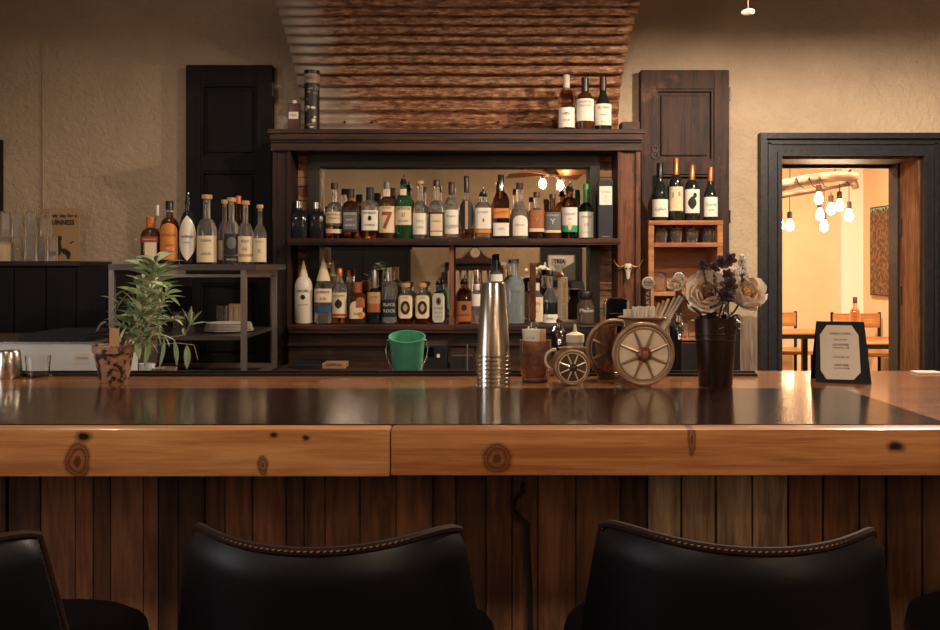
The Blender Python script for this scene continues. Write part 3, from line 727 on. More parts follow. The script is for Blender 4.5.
bottle(464, 278, 16, shape='squat', glass=amber, pourer=True, p=4, labels=[(paperCu, 0, .28, .92, .44, 'rect'), (inkK, 0, .36, .34, .14, 'oval', .0013)], texts=[T('BOURBON', .05, inkK, .2, .7)],
       label='amber bourbon bottle with copper label right of the divider post', **Lk)
bottle(477, 284, 13, shape='std', glass=clear, cap='W', labels=[(paperW, 0, .6, .9, .3, 'rect')], label='small clear bottle with white upper label left of the shaker tins', **Lk)
bottle(496.5, 254, 14, shape='tall', glass=clear, cap='K', capspec=.36, capr=1.25, labels=[(paperW, 0, .66, .8, .1, 'rect')], label='clear bottle with tall black stopper rising behind the shaker tins', **Lk)
bottle(515, 259, 19, shape='std', glass=blueclear, liq=blueclear, cap='G', capspec=.06, p=3.5, labels=[], texts=[T('VODKA', .05, inkG, .5, .5)], label='tall bluish clear vodka bottle right of the shaker tins', **Lk)
bottle(536, 283, 15, shape='squat', glass=clear, cap='W', p=4, labels=[(paperC, 0, .36, .9, .6, 'rect')], texts=[T('GIN', .1, inkR, .5, .5), T('DRY', .07, inkG, .3, .4)], label='clear bottle with tall cream label behind the brown tap handle', **Lk)
bottle(550, 270, 17, shape='bell', glass=clear, liq=darkglass, fill=.42, cap='K', labels=[(paperW, .1, .10, .95, .16, 'rect')], texts=[T('AMARO', .05, inkK, .1, .5)], label='bell bottle with low white label behind the cream tap handle', **Lk)
# jar
j = empty('glass_jar', (WX(585.5, 4.5), 4.5, LOZ), 'black-lidded glass jar with raised lettering at the right end of the lower shelf', 'jar')
R_ = 8.5*4.5/F; MB().rev([(R_*.85, 0), (R_, .006), (R_, .09), (R_*.7, .115), (R_*.7, .13)], seg=20, p=3).build('glass_body', mat('smoky_glass', (.25, .18, .14), rough=.05, trans=.8), j, True)
MB().rev([(R_*.82, .125), (R_*.85, .13), (R_*.85, .158), (R_*.8, .162)], seg=20).build('lid', capK, j, True)
wrap_text('Mason', .026, inkW, j, R_, 3.0, 1, 0, .07, width=R_*1.5, off=.002)

# cart bottles
CZ = 1.343
Cb = dict(D=3.85, basez=CZ, group='bottles on the metal rack')
bottle(150.5, 217, 18, shape='squat', glass=brownglass, cap='O', capspec=.2, p=4, labels=[(paperR, 0, .52, .98, .12, 'rect'), (paperC, .15, .26, .62, .40, 'rect')], texts=[T('ORANGE', .04, inkW, .52, .7)], label='square dark brown liqueur bottle with orange cap, leftmost on the metal rack', **Cb)
bottle(157.5, 205, 8, shape='tall', glass=clear, liq=rose, cap='W', labels=[], label='slim pale bottle standing behind the orange-capped one', D=4.02, basez=CZ, group='bottles on the metal rack')
bottle(169.5, 201, 18.5, shape='std', glass=brownglass, cap='K', capspec=.12, labels=[(paperO, 0, .36, .95, .58, 'arch'), (capG, 0, .83, .42, .03, 'rect')], texts=[T('KAHLUA', .07, inkR, .46, .75, arc=1), T('LIQUEUR', .04, inkR, .3, .5), T('COFFEE', .04, inkR, .2, .5)],
       label='dark brown bottle with orange arched label and black cap on the rack', **Cb)
bottle(188, 196, 16, shape='tall', glass=darkglass, pourer=True, labels=[(paperW, 0, .38, 1.08, .66, 'leaf')], texts=[T('AVERNA', .06, inkK, .40, .7), T('amaro', .04, inkG, .32, .4)], label='black bottle with white leaf-shaped label and steel pourer', **Cb)
bottle(207, 195, 20, shape='round', glass=clear, liq=amber, fill=.05, cap='cork', labels=[(paperC, 0, .22, .95, .38, 'rect')], texts=[T('CASA', .05, inkK, .34, .5), T('AZUL', .05, inkG, .15, .5)], label='largest clear corked bottle with cream label, beside the leaf-label bottle', **Cb)
bottle(224.5, 200, 12, shape='round', glass=clear, cap='cork', labels=[(paperC, 0, .22, .9, .3, 'rect')], label='corked bottle standing behind between the cream and black labels', D=4.02, basez=CZ, group='bottles on the metal rack')
bottle(231.5, 198, 17, shape='round', glass=clear, cap='cork', labels=[(paperK, .1, .30, .8, .32, 'rect'), (paperG, .1, .32, .45, .18, 'oval', .0013), (paperK, .1, .07, .8, .12, 'rect')], texts=[T('REPOSADO', .035, inkW, .07, .6, cx=.1)], label='clear corked bottle with black square label on the rack', **Cb)
bottle(238.5, 196, 13, shape='round', glass=amber, cap='O', label='amber bottle with bright orange cap at the back of the rack', D=4.05, basez=CZ, group='bottles on the metal rack')
bottle(245.5, 201, 15.5, shape='round', glass=clear, liq=clear, cap='cork', labels=[(paperC, 0, .24, .95, .40, 'rect'), (paperT, 0, .14, .9, .04, 'rect', .0013)], texts=[T('ANEJO', .05, inkK, .36, .5), T('AA', .08, inkG, .24, .3)], label='clear corked bottle with cream label right of the black square label', **Cb)
bottle(260, 205, 13, shape='round', glass=clear, liq=amber, fill=.06, cap='cork', labels=[(paperC, 0, .24, .98, .40, 'rect')], texts=[T('BLANCO', .05, inkR, .38, .6), T('X', .1, inkG, .22, .3)], label='corked bottle with cream and red label at the right end of the rack', **Cb)

# mantle
Mt = dict(D=4.6, basez=zt, group='bottles on top of the back bar')
bottle(566.5, 75, 17, shape='tall', glass=rose, liq=rose, cap='W', capspec=.24, labels=[(paperW, 0, .25, .92, .34, 'rect')], texts=[T('~m~', .1, inkK, .32, .5), T('ROSE', .04, inkG, .2, .4)], label='pale rose wine bottle with white capsule, leftmost above the back bar', name='wine_bottle', **Mt)
bottle(585, 78, 18, shape='wine', glass=brownglass, cap='K', capspec=.22, labels=[(paperW, 0, .40, .98, .40, 'rect')], texts=[T('NORTH', .05, inkK, .54, .6), T('SOUTH', .05, inkK, .47, .6)], label='dark wine bottle with high white label, middle one above the back bar', name='wine_bottle', **Mt)
bottle(603, 77, 17, shape='burg', glass=wineglass, cap='Br', capspec=.22, labels=[(paperW, 0, .31, .98, .38, 'rect')], texts=[T('DRY CREEK', .05, inkK, .43, .7, arc=2), T('WINE', .04, inkG, .3, .4), T('2016', .035, inkG, .18, .3)], label='black wine bottle with lower white label, rightmost above the back bar', name='wine_bottle', **Mt)
w = W(629, 128, 4.6)
tag(MB().box((-.045, -.05, 0), (.045, .05, .05), bev=.006).build('wooden_block', darkwoodx, None, loc=(w.x, 4.6, zt)), 'small dark wooden block on the right end of the back bar top', 'block')
r = empty('square_flask', (WX(294.5, 4.6), 4.6, zt), 'small reddish brown square bottle with white cap atop the back bar, left end', 'bottle')
h = WZ(104, 4.6)-zt
MB().box((-.029, -.025, 0), (.029, .025, h), bev=.004).build('body', mat('red_brown_plastic', '#42190f', rough=.4), r, True)
MB().rev([(.012, h), (.013, h+.014), (.011, h+.018)], seg=14).build('cap', capW, r, True)
l = MB().box((-.024, -.0262, h*.46), (.024, -.0253, h*.70)).build('label', paperW, r); flat_text('MILK', .014, inkK, l, (0, -.0268, h*.58), width=.034)
r = empty('printed_tube_carton', (WX(312, 4.6), 4.6, zt), 'tall dark cylindrical carton with white graphic print beside the small brown bottle', 'carton')
h = WZ(71, 4.6)-zt; Rt = 7.5*4.6/F
MB().rev([(Rt, 0), (Rt, h*.96)], seg=28).build('tube', mat('dark_printed_card', '#1a1614', rough=.5), r, True)
MB().rev([(Rt*1.04, h*.95), (Rt*1.04, h), (Rt*.9, h)], seg=28).build('lid', capK, r, True)
MB().rev([(Rt*1.01, h*.79), (Rt*1.01, h*.94)], seg=28, cap=False).build('band', mat('tan_printed_band', '#8f7a63', rough=.6), r, True)
random.seed(11)
for i in range(16):
    patch('printed_patch', random.choice([paperG, paperC, paperT, paperG, inkG]), r, Rt, 2, 1, random.uniform(-.7, .9)*Rt, h*random.uniform(.06, .72), Rt*random.uniform(.3, .8), h*random.uniform(.02, .07), random.choice(['leaf', 'oval', 'rect']), off=.001+.0001*i)
wrap_text('WILD', .022, inkK, r, Rt, 2, 1, 0, h*.865, width=Rt*1.2, off=.0026)

# ---- wine crate
cw = wood('orange_crate_wood', '#7c4a2b', '#ab754c', 'x', rough=.6, stretch=9, worn='#6d3a1e', worn_amt=.68)
DC = 4.58
cx0, cx1 = WX(648.5, DC), WX(723, DC); ct = WZ(220.5, DC)
cr = empty('open_wine_crate', ((cx0+cx1)/2, DC, 0), 'orange pine crate shelf holding upturned glasses below four wine bottles', 'crate shelf')
hw = (cx1-cx0)/2; cz0 = .95
def crp(mb, nm): return mb.build(nm, cw, cr)
crp(MB().box((-hw, 0, cz0), (-hw+.028, .2, ct-.022), bev=.002), 'side_panel'); crp(MB().box((hw-.028, 0, cz0), (hw, .2, ct-.022), bev=.002), 'side_panel')
crp(MB().box((-hw, -.004, ct-.022), (hw, .2, ct), bev=.002), 'top_panel'); crp(MB().box((-hw+.028, .185, cz0), (hw-.028, .2, ct-.022)), 'back_panel')
shz = [WZ(247, DC), WZ(296, DC), WZ(344, DC), cz0]
for z in shz: crp(MB().box((-hw+.028, 0, z), (hw-.028, .185, z+.02 if z != shz[0] else z+.022), bev=.002), 'shelf')
MB().box((-hw-.02, -.02, 0), (hw+.02, .2, .95)).build('plinth_cupboard', blackwood, cr)
Wn = dict(D=4.66, basez=ct, group='wine bottles on the crate', name='wine_bottle')
bottle(660, 163, 16, shape='burg', glass=wineglass, cap='K', capspec=.22, labels=[(paperW, 0, .22, 1.0, .30, 'rect')], texts=[T('Cellars', .07, inkG, .2, .75)], label='black-capped wine bottle with low white label, leftmost on the crate', **Wn)
bottle(676, 158, 14, shape='wine', glass=wineglass, cap='Cu', capspec=.30, labels=[(paperC, 0, .35, .98, .38, 'rect')], texts=[T('J  S', .09, inkK, .42, .6)], label='tallest wine bottle on the crate, copper capsule and tall cream label', **Wn)
bottle(692, 165, 15, shape='wine', glass=wineglass, cap='Cu', capspec=.26, labels=[(paperW, 0, .35, .98, .42, 'rect'), (inkK, -.05, .32, .45, .24, 'leaf', .0013), (inkK, .3, .45, .2, .1, 'oval', .0013)], label='wine bottle whose white label shows a black ink splash figure', **Wn)
bottle(710.5, 167, 14, shape='burg', glass=wineglass, cap='Cu', capspec=.24, labels=[(paperW, 0, .26, 1.0, .36, 'rect')], texts=[T('Cuvee', .07, inkG, .3, .75), T('NOIR', .04, inkG, .2, .4)], label='copper-capped wine bottle with low white label at the right end of the crate', **Wn)

def tumbler(name, x, y, z, r, h, label, m=None, group=None, taper=.85, inv=True, stemless=False, cat='glass'):
    t = .0022
    if stemless: out = [(r*.55, 0), (r*.9, h*.12), (r, h*.4), (r*.92, h*.75), (r*.78, h)]
    else: out = [(r*taper, 0), (r*taper*1.02, .004), (r, h)]
    inn = [(q-t, z_ if z_ > 0 else .006) for q, z_ in out][::-1]; inn[-1] = (inn[-1][0], .007)
    pr = out+inn
    if inv: pr = [(q, h-z_) for q, z_ in pr]
    o = MB().rev(pr, seg=20).build(name, thinglass if (m is None or m is clear) else m, None, True, loc=(x, y, z))
    return tag(o, label, cat, group)
gg = 'upturned glasses in the crate'
for i, px in enumerate((661, 676, 692, 708)):
    D = 4.66; tumbler('stemless_glass', WX(px, D), D, shz[0]+.022, .034, .085, ['upturned stemless glass, leftmost on the crate top shelf', 'upturned stemless glass, second from left on the crate top shelf', 'upturned stemless glass, third from left on the crate top shelf', 'upturned stemless glass, rightmost on the crate top shelf'][i], group=gg, stemless=True)
for i, (px, s) in enumerate(((660, 1), (679, 1), (659, 2), (677, 2), (704, 2))):
    D = 4.66; tumbler('stemless_glass', WX(px, D), D, shz[s]+.02, .036, .10, ['upturned glass on the crate middle shelf, left corner', 'upturned glass on the crate middle shelf behind the oval tap badge', 'upturned glass on the crate lower shelf, left corner', 'upturned glass on the crate lower shelf behind the flowers', 'upturned glass on the crate lower shelf, right side beside the vase'][i], group=gg, stemless=True)
for i, px in enumerate((663, 683)):
    tumbler('stemless_glass', WX(px, 4.66), 4.66, cz0+.02, .034, .085, ['upturned glass on the crate floor left of the vase', 'upturned glass on the crate floor just beside the vase'][i], group=gg, stemless=True)

# steer skull
sk = empty('steer_skull_ornament', tuple(W(628, 268, 4.49)), 'small bone steer skull with brown horns hung on the right back bar post', 'ornament')
bone = mat('bone', '#b8a58c', rough=.6)
g = MB(); g.rev([(.006, -.055), (.010, -.045), (.012, -.02), (.020, 0), (.021, .012), (.014, .022)], seg=14, asp=.6); g.build('skull', bone, sk, True)
g = MB(); g.ball((-.011, -.012, -.002), .005); g.ball((.011, -.012, -.002), .005); g.build('eye_socket', capBr, sk, True)
for sgn in (-1, 1):
    g = MB(); pts = [(sgn*(.015+.058*t), -.004, .012-.012*math.sin(t*2.2)+.042*t**3) for t in [i/8 for i in range(9)]]
    g.tube(pts, [.007*(1-.85*i/8) for i in range(9)], seg=8); g.build('horn', mat('horn', '#6b4a33', rough=.4), sk, True)
MB().tube([(0, .0, .018), (0, .01, .03)], .0015).build('hook', blackm, sk)

# ================================================================== LEFT SIDE
# dark cabinet with vertical boards
DL = 4.5
lc = empty('back_cabinet', (-2.6, DL, 0), 'tall black boarded cabinet along the left wall carrying glasses and a poster', 'cabinet')
xr = WX(108, DL); zc = WZ(262, DL)
MB().box((-3.38+2.6, 0, 0), (xr+2.6, .38, zc-.02)).build('body', blackwood, lc)
MB().box((-3.38+2.6, -.02, zc-.02), (WX(82, DL)+2.6, .38, zc+.004), bev=.003).build('top_board', wood('cabinet_top', '#191212', '#2e2220', 'x', rough=.4), lc)
edges = [-3.38, WX(15, DL), WX(47, DL), WX(77, DL), xr]
for a, b_ in zip(edges, edges[1:]):
    MB().box((a+2.6+.003, -.012, .05), (b_+2.6-.003, 0, zc-.03), bev=.002).build('board_panel', blackwood, lc)
gz = zc+.004
pint = 'stacked pint glasses on the black cabinet'
def pintg(px, z, lb, D=4.62, r=.033, h=.125): return tumbler('pint_glass', WX(px, D), D, z, r, h, lb, group=pint, inv=True, m=clear)
lb1 = ['upturned pint glass, bottom row, third from right beside the white tin', 'upturned pint glass, bottom row, middle', 'upturned pint glass, bottom row in front of the poster figure', ]
for px, lb in ((17, 'upturned pint glass, bottom row, leftmost beside the pale tin'), (30, 'upturned pint glass, bottom row, second from left'), (41, 'upturned pint glass, bottom row, third from left'), (52.5, 'upturned pint glass, bottom row, right end in front of the poster')):
    pintg(px, gz, lb, r=.028)
for px, lb in ((6, 'upturned pint glass, upper row, leftmost above the pale tin'), (18, 'upturned pint glass, upper row, second from left'), (31, 'upturned pint glass, upper row, third from left'), (46, 'upturned pint glass, upper row, right end overlapping the poster corner')):
    pintg(px, gz+.1265, lb, r=.030)
pintg(6, gz, 'upturned pint glass standing behind the pale tin', D=4.72, r=.03)
q = empty('pale_tin', (WX(1, 4.56), 4.56, gz), 'pale cream tin at the left end of the black cabinet top', 'tin')
MB().rev([(.044, 0), (.045, .002), (.045, .088)], seg=24).build('tin_body', mat('cream_tin', '#b39a78', rough=.5), q, True); MB().rev([(.046, .082), (.046, .094), (.043, .096)], seg=24).build('lid', mat('tin_lid', '#8b7a62', rough=.4), q, True)
# poster leaning on the wall
ph = WZ(208, 4.8)-gz
ps = empty('poster_board', (WX(60, 4.8), 4.80, gz), 'small cream poster board with dark lettering leaning on the wall behind the glasses', 'poster')
ps.rotation_euler = (-.06, 0, 0)
pw = (WX(79, 4.8)-WX(43, 4.8))/2
MB().box((-pw, 0, .002), (pw, .008, ph)).build('board', mat('aged_poster_paper', '#a5835f', rough=.7), ps)
flat_text('Lovely day for a', .026, inkK, ps, (0, -.002, ph*.86), width=pw*1.75, bold=.0006)
flat_text('GUINNESS', .036, inkK, ps, (0, -.002, ph*.73), width=pw*1.5, bold=.0012)
g = MB()
def blob(cx, cz, rx, rz, n=14, rot=0):
    g.add([(cx+rx*math.cos(2*PI*i/n)*math.cos(rot)-rz*math.sin(2*PI*i/n)*math.sin(rot), -.002, cz+rx*math.cos(2*PI*i/n)*math.sin(rot)+rz*math.sin(2*PI*i/n)*math.cos(rot)) for i in range(n)], [tuple(range(n))])
blob(-.005, .12, .013, .015); blob(-.01, .07, .018, .045); blob(.03, .05, .03, .014, rot=-.5); blob(-.035, .045, .022, .012, rot=.4); blob(.045, .03, .01, .02); blob(.06, .10, .014, .004, rot=.5)
g.build('printed_figure', mat('poster_figure_ink', '#3a2a22', rough=.7), ps)
# wall cord
tag(MB().tube([W(42.5, 40, 4.893), W(43, 120, 4.893), W(43.5, 262, 4.893)], .004, seg=6).build('painted_wall_cord', tan, None, True), 'thin painted cord running down the plaster wall above the glasses', 'cord')
tag(MB().box((WX(-14, 4.88), 4.86, WZ(235, 4.88)), (WX(2, 4.88), 4.895, WZ(140, 4.88))).build('picture_frame', blackwood), 'dark edge of a frame hanging on the wall at the far left', 'picture frame')

# stainless station
st = empty('steel_sink_station', (-1.9, 3.44, 0), 'stainless steel bar station with black drain grate on top, far left', 'sink')
MB().box((-1.2, -.2, .2), (WX(106, 3.3)+1.9, .18, WZ(341, 3.3)), bev=.004).build('steel_body', mat('satin_steel', '#e6e5df', rough=.3, metal=.3, var=.12, vscale=4), st)
MB().box((-1.2, -.21, WZ(342, 3.3)), (WX(110, 3.3)+1.9, .22, WZ(342, 3.3)+.006)).build('top_rim', steel, st)
for sx in (-1.1, WX(110, 3.3)+1.85):
    for sy in (-.15, .15): MB().rev([(.02, 0), (.02, .2)], c=(sx, sy, 0), seg=10).build('leg', steel, st, True)
g = MB(); zg = WZ(342, 3.3)+.006
g.box((WX(24, 3.3)+1.9, -.18, zg), (WX(92, 3.3)+1.9, .18, zg+.018), bev=.003)
for i in range(14): 
    yy = -.17+i*.025; g.box((WX(26, 3.3)+1.9, yy, zg+.018), (WX(90, 3.3)+1.9, yy+.008, zg+.024))
g.build('drain_grate', blackm, st)
l = MB().box((WX(82, 3.3)+1.9, -.2015, WZ(362, 3.3)), (WX(97, 3.3)+1.9, -.2004, WZ(351, 3.3))).build('sticker', paperW, st)
flat_text('WASH', .014, inkG, l, (WX(89.5, 3.3)+1.9, -.2022, WZ(356.5, 3.3)), width=.04)
# metal rack (box frame)
rk = empty('metal_rack', (WX(190, 3.9), 4.0, 0), 'grey welded steel frame rack with bottles on top and glassware inside', 'rack')
pm = mat('grey_painted_steel', '#7d706a', rough=.38, metal=.6)
def rp(a, b_, nm, m=pm):
    q = MB().box((a[0]-rk.location.x, a[1]-4.0, a[2]), (b_[0]-rk.location.x, b_[1]-4.0, b_[2])).build(nm, m, rk); return q
f0, f1 = 3.7, 4.3; xl, xr_ = WX(108.5, f0), WX(246, f0); ps_ = .022; zb = .86
for x in (xl, xr_-ps_):
    for y in (f0, f1-ps_): rp((x, y, zb), (x+ps_, y+ps_, CZ-.024), 'post')
for x in (xl, xr_-ps_): rp((x, f0+ps_, CZ-.046), (x+ps_, f1-ps_, CZ-.024), 'side_rail'); rp((x, f0+ps_, zb), (x+ps_, f1-ps_, zb+.02), 'side_rail')
rp((xl, f0-.002, CZ-.024), (WX(272, 4.0), f1, CZ), 'top_plate', mat('dark_steel_plate', '#4d4744', rough=.35, metal=.6))
for y in (f0, f1-ps_): rp((xl+ps_, y, zb), (xr_-ps_, y+ps_, zb+.02), 'cross_rail')
rp((xl+ps_, f1-ps_, CZ-.06), (xr_-ps_, f1-ps_+.012, CZ-.046), 'cross_rail', steel)
zsm = WZ(335.5, 3.75)
rp((xl+ps_, f0+.01, zsm-.016), (xr_-ps_, f1-ps_, zsm), 'middle_shelf', MATS['dark_steel_plate'])
rp((WX(270, 4.31), 4.31, .86), (WX(276, 4.31), 4.335, WZ(271, 4.3)), 'rear_post')
rp((WX(246, 4.3), 4.31, WZ(275, 4.3)), (WX(270, 4.31), 4.33, WZ(271, 4.3)), 'rear_rail')
b_ = empty('low_cupboard', (WX(200, 4.0), 4.0, 0), 'black low cupboard under the metal rack', 'cupboard')
MB().box((xl-.03-b_.location.x, f0-.03-4.0, 0), (WX(272, 4.0)-b_.location.x, .35, zb-.02)).build('carcass', blackwood, b_)
MB().box((xl-.04-b_.location.x, f0-.04-4.0, zb-.02), (WX(274, 4.0)-b_.location.x, .38, zb)).build('top', blackwood, b_)
tag(MB().box((xl-.02, 4.385, 0), (WX(192, 4.4), 4.40, CZ-.05)).build('rough_back_board', wood('rough_dark_boards', '#0f0b0a', '#2b211c', 'x', rough=.8)), 'rough dark board standing behind the left half of the metal rack', 'board')
# plates & glasses inside
for i in range(6):
    r_ = .105-.002*i
    o = MB().rev([(r_*.6, 0), (r_*.62, .002), (r_, .008), (r_, .010), (r_*.6, .0045)], seg=32).build('plate', mat('white_plate', '#c9bfb2', rough=.3), None, True, loc=(WX(229, 3.95), 3.95, zsm+.0005+.0062*i))
    tag(o, ['bottom plate of the white stack inside the rack', 'second plate from the bottom of the white stack', 'third plate from the bottom of the white stack', 'fourth plate from the bottom of the white stack', 'fifth plate from the bottom of the white stack', 'top plate of the white stack inside the rack'][i], 'plate', 'stacked white plates in the rack')
hz = zsm
for i, (px, D, hh) in enumerate(((219, 4.14, .125), (224.5, 4.14, .125), (230, 4.14, .125), (236, 4.14, .125), (250, 4.14, .12))):
    tumbler('tumbler_glass', WX(px, D), D, hz, .0125 if i < 4 else .017, .105 if i < 4 else .1, ['tumbler behind the plate stack, leftmost', 'tumbler behind the plate stack, second from left', 'tumbler behind the plate stack, third from left', 'tumbler behind the plate stack, just left of the rack post', 'tumbler right of the rack post'][i], group='tumblers behind the plates', inv=False) if i < 4 else None
o = MB().box((-.035, -.02, 0), (.035, .02, .11)).build('menu_card_stack', paperT, None, loc=(WX(237.5, 4.22)+.0, 4.22, hz)); tag(o, 'pale card stack behind the tumblers in the rack', 'cards')
for i, (px, D) in enumerate(((176, 4.0), (183, 4.05), (191, 4.0))):
    tumbler('rocks_glass', WX(px, D), D, hz, .016, .085, ['rocks glass in the rack nearest the sage leaves', 'rocks glass in the rack, middle of three', 'rocks glass in the rack, nearest the plates'][i], group='rocks glasses in the rack', inv=False)
# small things behind the plant at the bar
tumbler('patterned_tumbler', WX(147, 2.6), 2.6, UZ, .022, .075, 'white patterned tumbler behind the bar below the sage leaves', m=mat('frosted_glass', '#cfd3cf', rough=.5, trans=.3), inv=False)
sw = empty('under_bar_shelf', (-1.15, 2.6, 0), 'dark low shelf end behind the bar at the plant', 'shelf') if False else None
for px, lb in ((165, 'brown little bowl behind the bar right of the patterned tumbler'),):
    D = 2.6; o = MB().rev([(.015, 0), (.028, .01), (.034, .042), (.031, .042), (.02, .012)], seg=20).build('small_bowl', mat('brown_speckled_glaze', '#7b6355', rough=.4, var=.5, vscale=60), None, True, loc=(WX(px, D), D, UZ+.0)); o.scale = (1, 1, 1.5); tag(o, lb, 'bowl')
for i, px in enumerate((191, 203)):
    tumbler('shot_glass', WX(px, 2.6), 2.6, UZ, .014, .055, ['shot glass behind the bar, left of the pair', 'shot glass behind the bar, right of the pair'][i], group='shot glasses behind the bar', inv=False)

# ================================================================== ON THE BAR (left)
def on_bar(px, py): # point on the bar top seen at this pixel row
    D = (EYE-BZ)*F/(py-HY); return WX(px, D), D
x, y = on_bar(9, 378)
cp = empty('steel_shaker_cup', (x, y, BZ), 'upturned steel shaker cup at the left edge of the bar', 'cup')
MB().rev([(.030, 0), (.0305, .001), (.0255, .062), (.023, .066)], seg=28).build('cup_body', steel, cp, True)
MB().torus((0, 0, .002), .0295, .0015, M=Matrix.Rotation(PI/2, 4, 'X') @ Matrix.Translation((0, 0, -.0))).build('rim', chrome, cp, True) if False else None
x, y = on_bar(38, 377)
tg = tumbler('etched_rocks_glass', x, y, BZ+.001, .0295, .050, 'squat clear cut glass on the bar beside the steel cup', m=thickglass, inv=False)
# terracotta pot with sage
x, y = on_bar(114, 382)
pp = empty('potted_sage', (x, y, BZ), 'sage plant with long grey-green leaves in a mossy terracotta pot on the bar', 'plant')
tc_m, N, L, b = base_mat('mossy_terracotta')
tcn = N.new('ShaderNodeTexCoord'); nn = N.new('ShaderNodeTexNoise'); nn.inputs['Scale'].default_value = 62; nn.inputs['Detail'].default_value = 6
rr = N.new('ShaderNodeValToRGB'); e = rr.color_ramp.elements; e[0].position = .42; e[0].color = (*hexc('#a07a62'), 1); e[1].position = .58; e[1].color = (*hexc('#2b1d17'), 1); q = e.new(.53); q.color = (*hexc('#946a52'), 1)
L.new(tcn.outputs['Object'], nn.inputs['Vector']); L.new(nn.outputs['Fac'], rr.inputs['Fac']); L.new(rr.outputs['Color'], b.inputs['Base Color']); b.inputs['Roughness'].default_value = .45
pk = y/F
MB().rev([(.030, 0), (.032, .002), (.0435, .068), (.0475, .069), (.0485, .0855), (.0455, .0865), (.044, .083), (.042, .076)], seg=36).build('terracotta_pot', tc_m, pp, True)
MB().rev([(.0415, .070), (.0425, .0775), (.001, .080)], seg=24).build('soil', mat('dark_soil', '#1d140f', rough=.95), pp, True)
tgq = MB().box((-.010, -.0008, .07), (.012, .0008, .128)); o = tgq.build('plant_tag', mat('paper_tag', '#b98a63', rough=.6), pp); o.location = (.0105, -.030, 0); o.rotation_euler = (.1, .05, 0)
sageg = mat('sage_leaf', '#7f9463', rough=.6, var=.35, vscale=25, sheen=.2)
sagel = mat('sage_leaf_pale', '#b0b898', rough=.6, var=.25, vscale=25)
stemm = mat('sage_stem', '#a58d75', rough=.6)
random.seed(21)
LV = [MB(), MB()]
def leaf(base, d, L_, wd, droop, k=0, up=Vector((0, 0, 1))):
    d = d.normalized(); sd = d.cross(up)
    if sd.length < .1: sd = d.cross(Vector((0, 1, 0)))
    sd.normalize(); nn = sd.cross(d).normalized(); roll = random.uniform(-.7, .7)
    sd, nn = sd*math.cos(roll)+nn*math.sin(roll), nn*math.cos(roll)-sd*math.sin(roll)
    n = 8; vs = []; fs = []; p = Vector(base); cur = d.copy()
    for i in range(n+1):
        t = i/n; w_ = wd*(math.sin(PI*min(1, t*1.02))**.8)*(1-.25*t)+.0003
        if i: cur = (cur+Vector((0, 0, -droop/n))).normalized(); p = p+cur*L_/n
        vs += [p-sd*w_+nn*w_*.45, p.copy(), p+sd*w_+nn*w_*.45]
    for i in range(n):
        a = i*3; fs += [(a, a+1, a+4, a+3), (a+1, a+2, a+5, a+4)]
    LV[k].add(vs, fs)
stems = MB()
def PL_(px, py, dy=0): # local point from a pixel at a chosen depth
    w = W(px, py, y+dy); return Vector((w.x-x, dy, w.z-BZ))
def stem(pts, r0, leaves, lmin=.04, lmax=.07, spread=1.0, droop=.8):
    P_ = []
    for i in range(len(pts)-1):
        for t in range(5): P_.append(pts[i].lerp(pts[i+1], t/5))
    P_.append(pts[-1]); n = len(P_)
    stems.tube(P_, [r0*(1-.6*i/n) for i in range(n)], seg=6)
    for k in range(leaves):
        t = (k+.5)/leaves; i = min(n-2, int((.15+.85*t)*(n-1))); p = P_[i]; tn = (P_[i+1]-P_[i]).normalized()
        a = k*2.4+random.uniform(-.4, .4); sd = Vector((math.cos(a), math.sin(a)*.8, .15)); d = (sd*spread+tn*.5)
        L_ = random.uniform(lmin, lmax)
        leaf(p, d, L_, L_*random.uniform(.13, .19), random.uniform(.3, 1)*droop, random.choice([0, 0, 0, 1]))
root_ = Vector((.012, 0, .078))
stem([root_, PL_(140, 320, -.01), PL_(152, 285, 0), PL_(157, 257, 0)], .0035, 54, .045, .08)
stem([root_+Vector((.01, .01, 0)), PL_(135, 325, .03), PL_(138, 295, .03), PL_(146, 275, .03)], .003, 20, .035, .06)
stem([root_+Vector((.01, -.01, 0)), PL_(142, 335, -.03), PL_(160, 305, -.03), PL_(170, 285, -.02)], .003, 22, .035, .06)
stem([root_+Vector((.012, .0, 0)), PL_(145, 332, 0), PL_(168, 320, 0), PL_(176, 318, 0)], .0028, 16, .03, .05)
stem([root_+Vector((.014, .0, 0)), PL_(140, 338, .04), PL_(165, 338, .04), PL_(185, 335, .04), PL_(193, 318, .04)], .002, 2, .03, .04)
for a in (0.2, .9, 1.5, 2.0): leaf(PL_(190, 325, .04), Vector((math.cos(a), 0, math.sin(a))), .045, .006, .1, 0)
stem([root_+Vector((.014, .0, .005)), PL_(150, 345, .0), PL_(178, 343, .0), PL_(194, 345, .0), PL_(198, 360, .0)], .0014, 0)
for (px, py, ln_) in ((150, 335, .075), (164, 338, .07), (174, 340, .06), (187, 345, .055), (137, 338, .05)): leaf(PL_(px, py, -.03), Vector((random.uniform(-.25, .2), -.05, -1)), ln_, .0085, 0, 0, Vector((0, 1, 0)))
leaf(PL_(122, 338, -.02), Vector((-.9, 0, .45)), .05, .001, 1.2, 0); leaf(PL_(107, 322, -.02), Vector((-.9, -.1, -.1)), .034, .0065, 1.5, 1)
for i in range(60):
    p = PL_(random.uniform(118, 165), random.uniform(290, 342), random.uniform(-.04, .03)); a = random.uniform(0, 2*PI); leaf(p, Vector((math.cos(a), random.uniform(-.6, .4), math.sin(a)*.8+.1)), random.uniform(.03, .055), random.uniform(.003, .0065), .6, 1 if i % 2 else 0)
stems.build('stems', stemm, pp, True); LV[0].build('leaves', sageg, pp, True); LV[1].build('pale_leaves', sagel, pp, True)

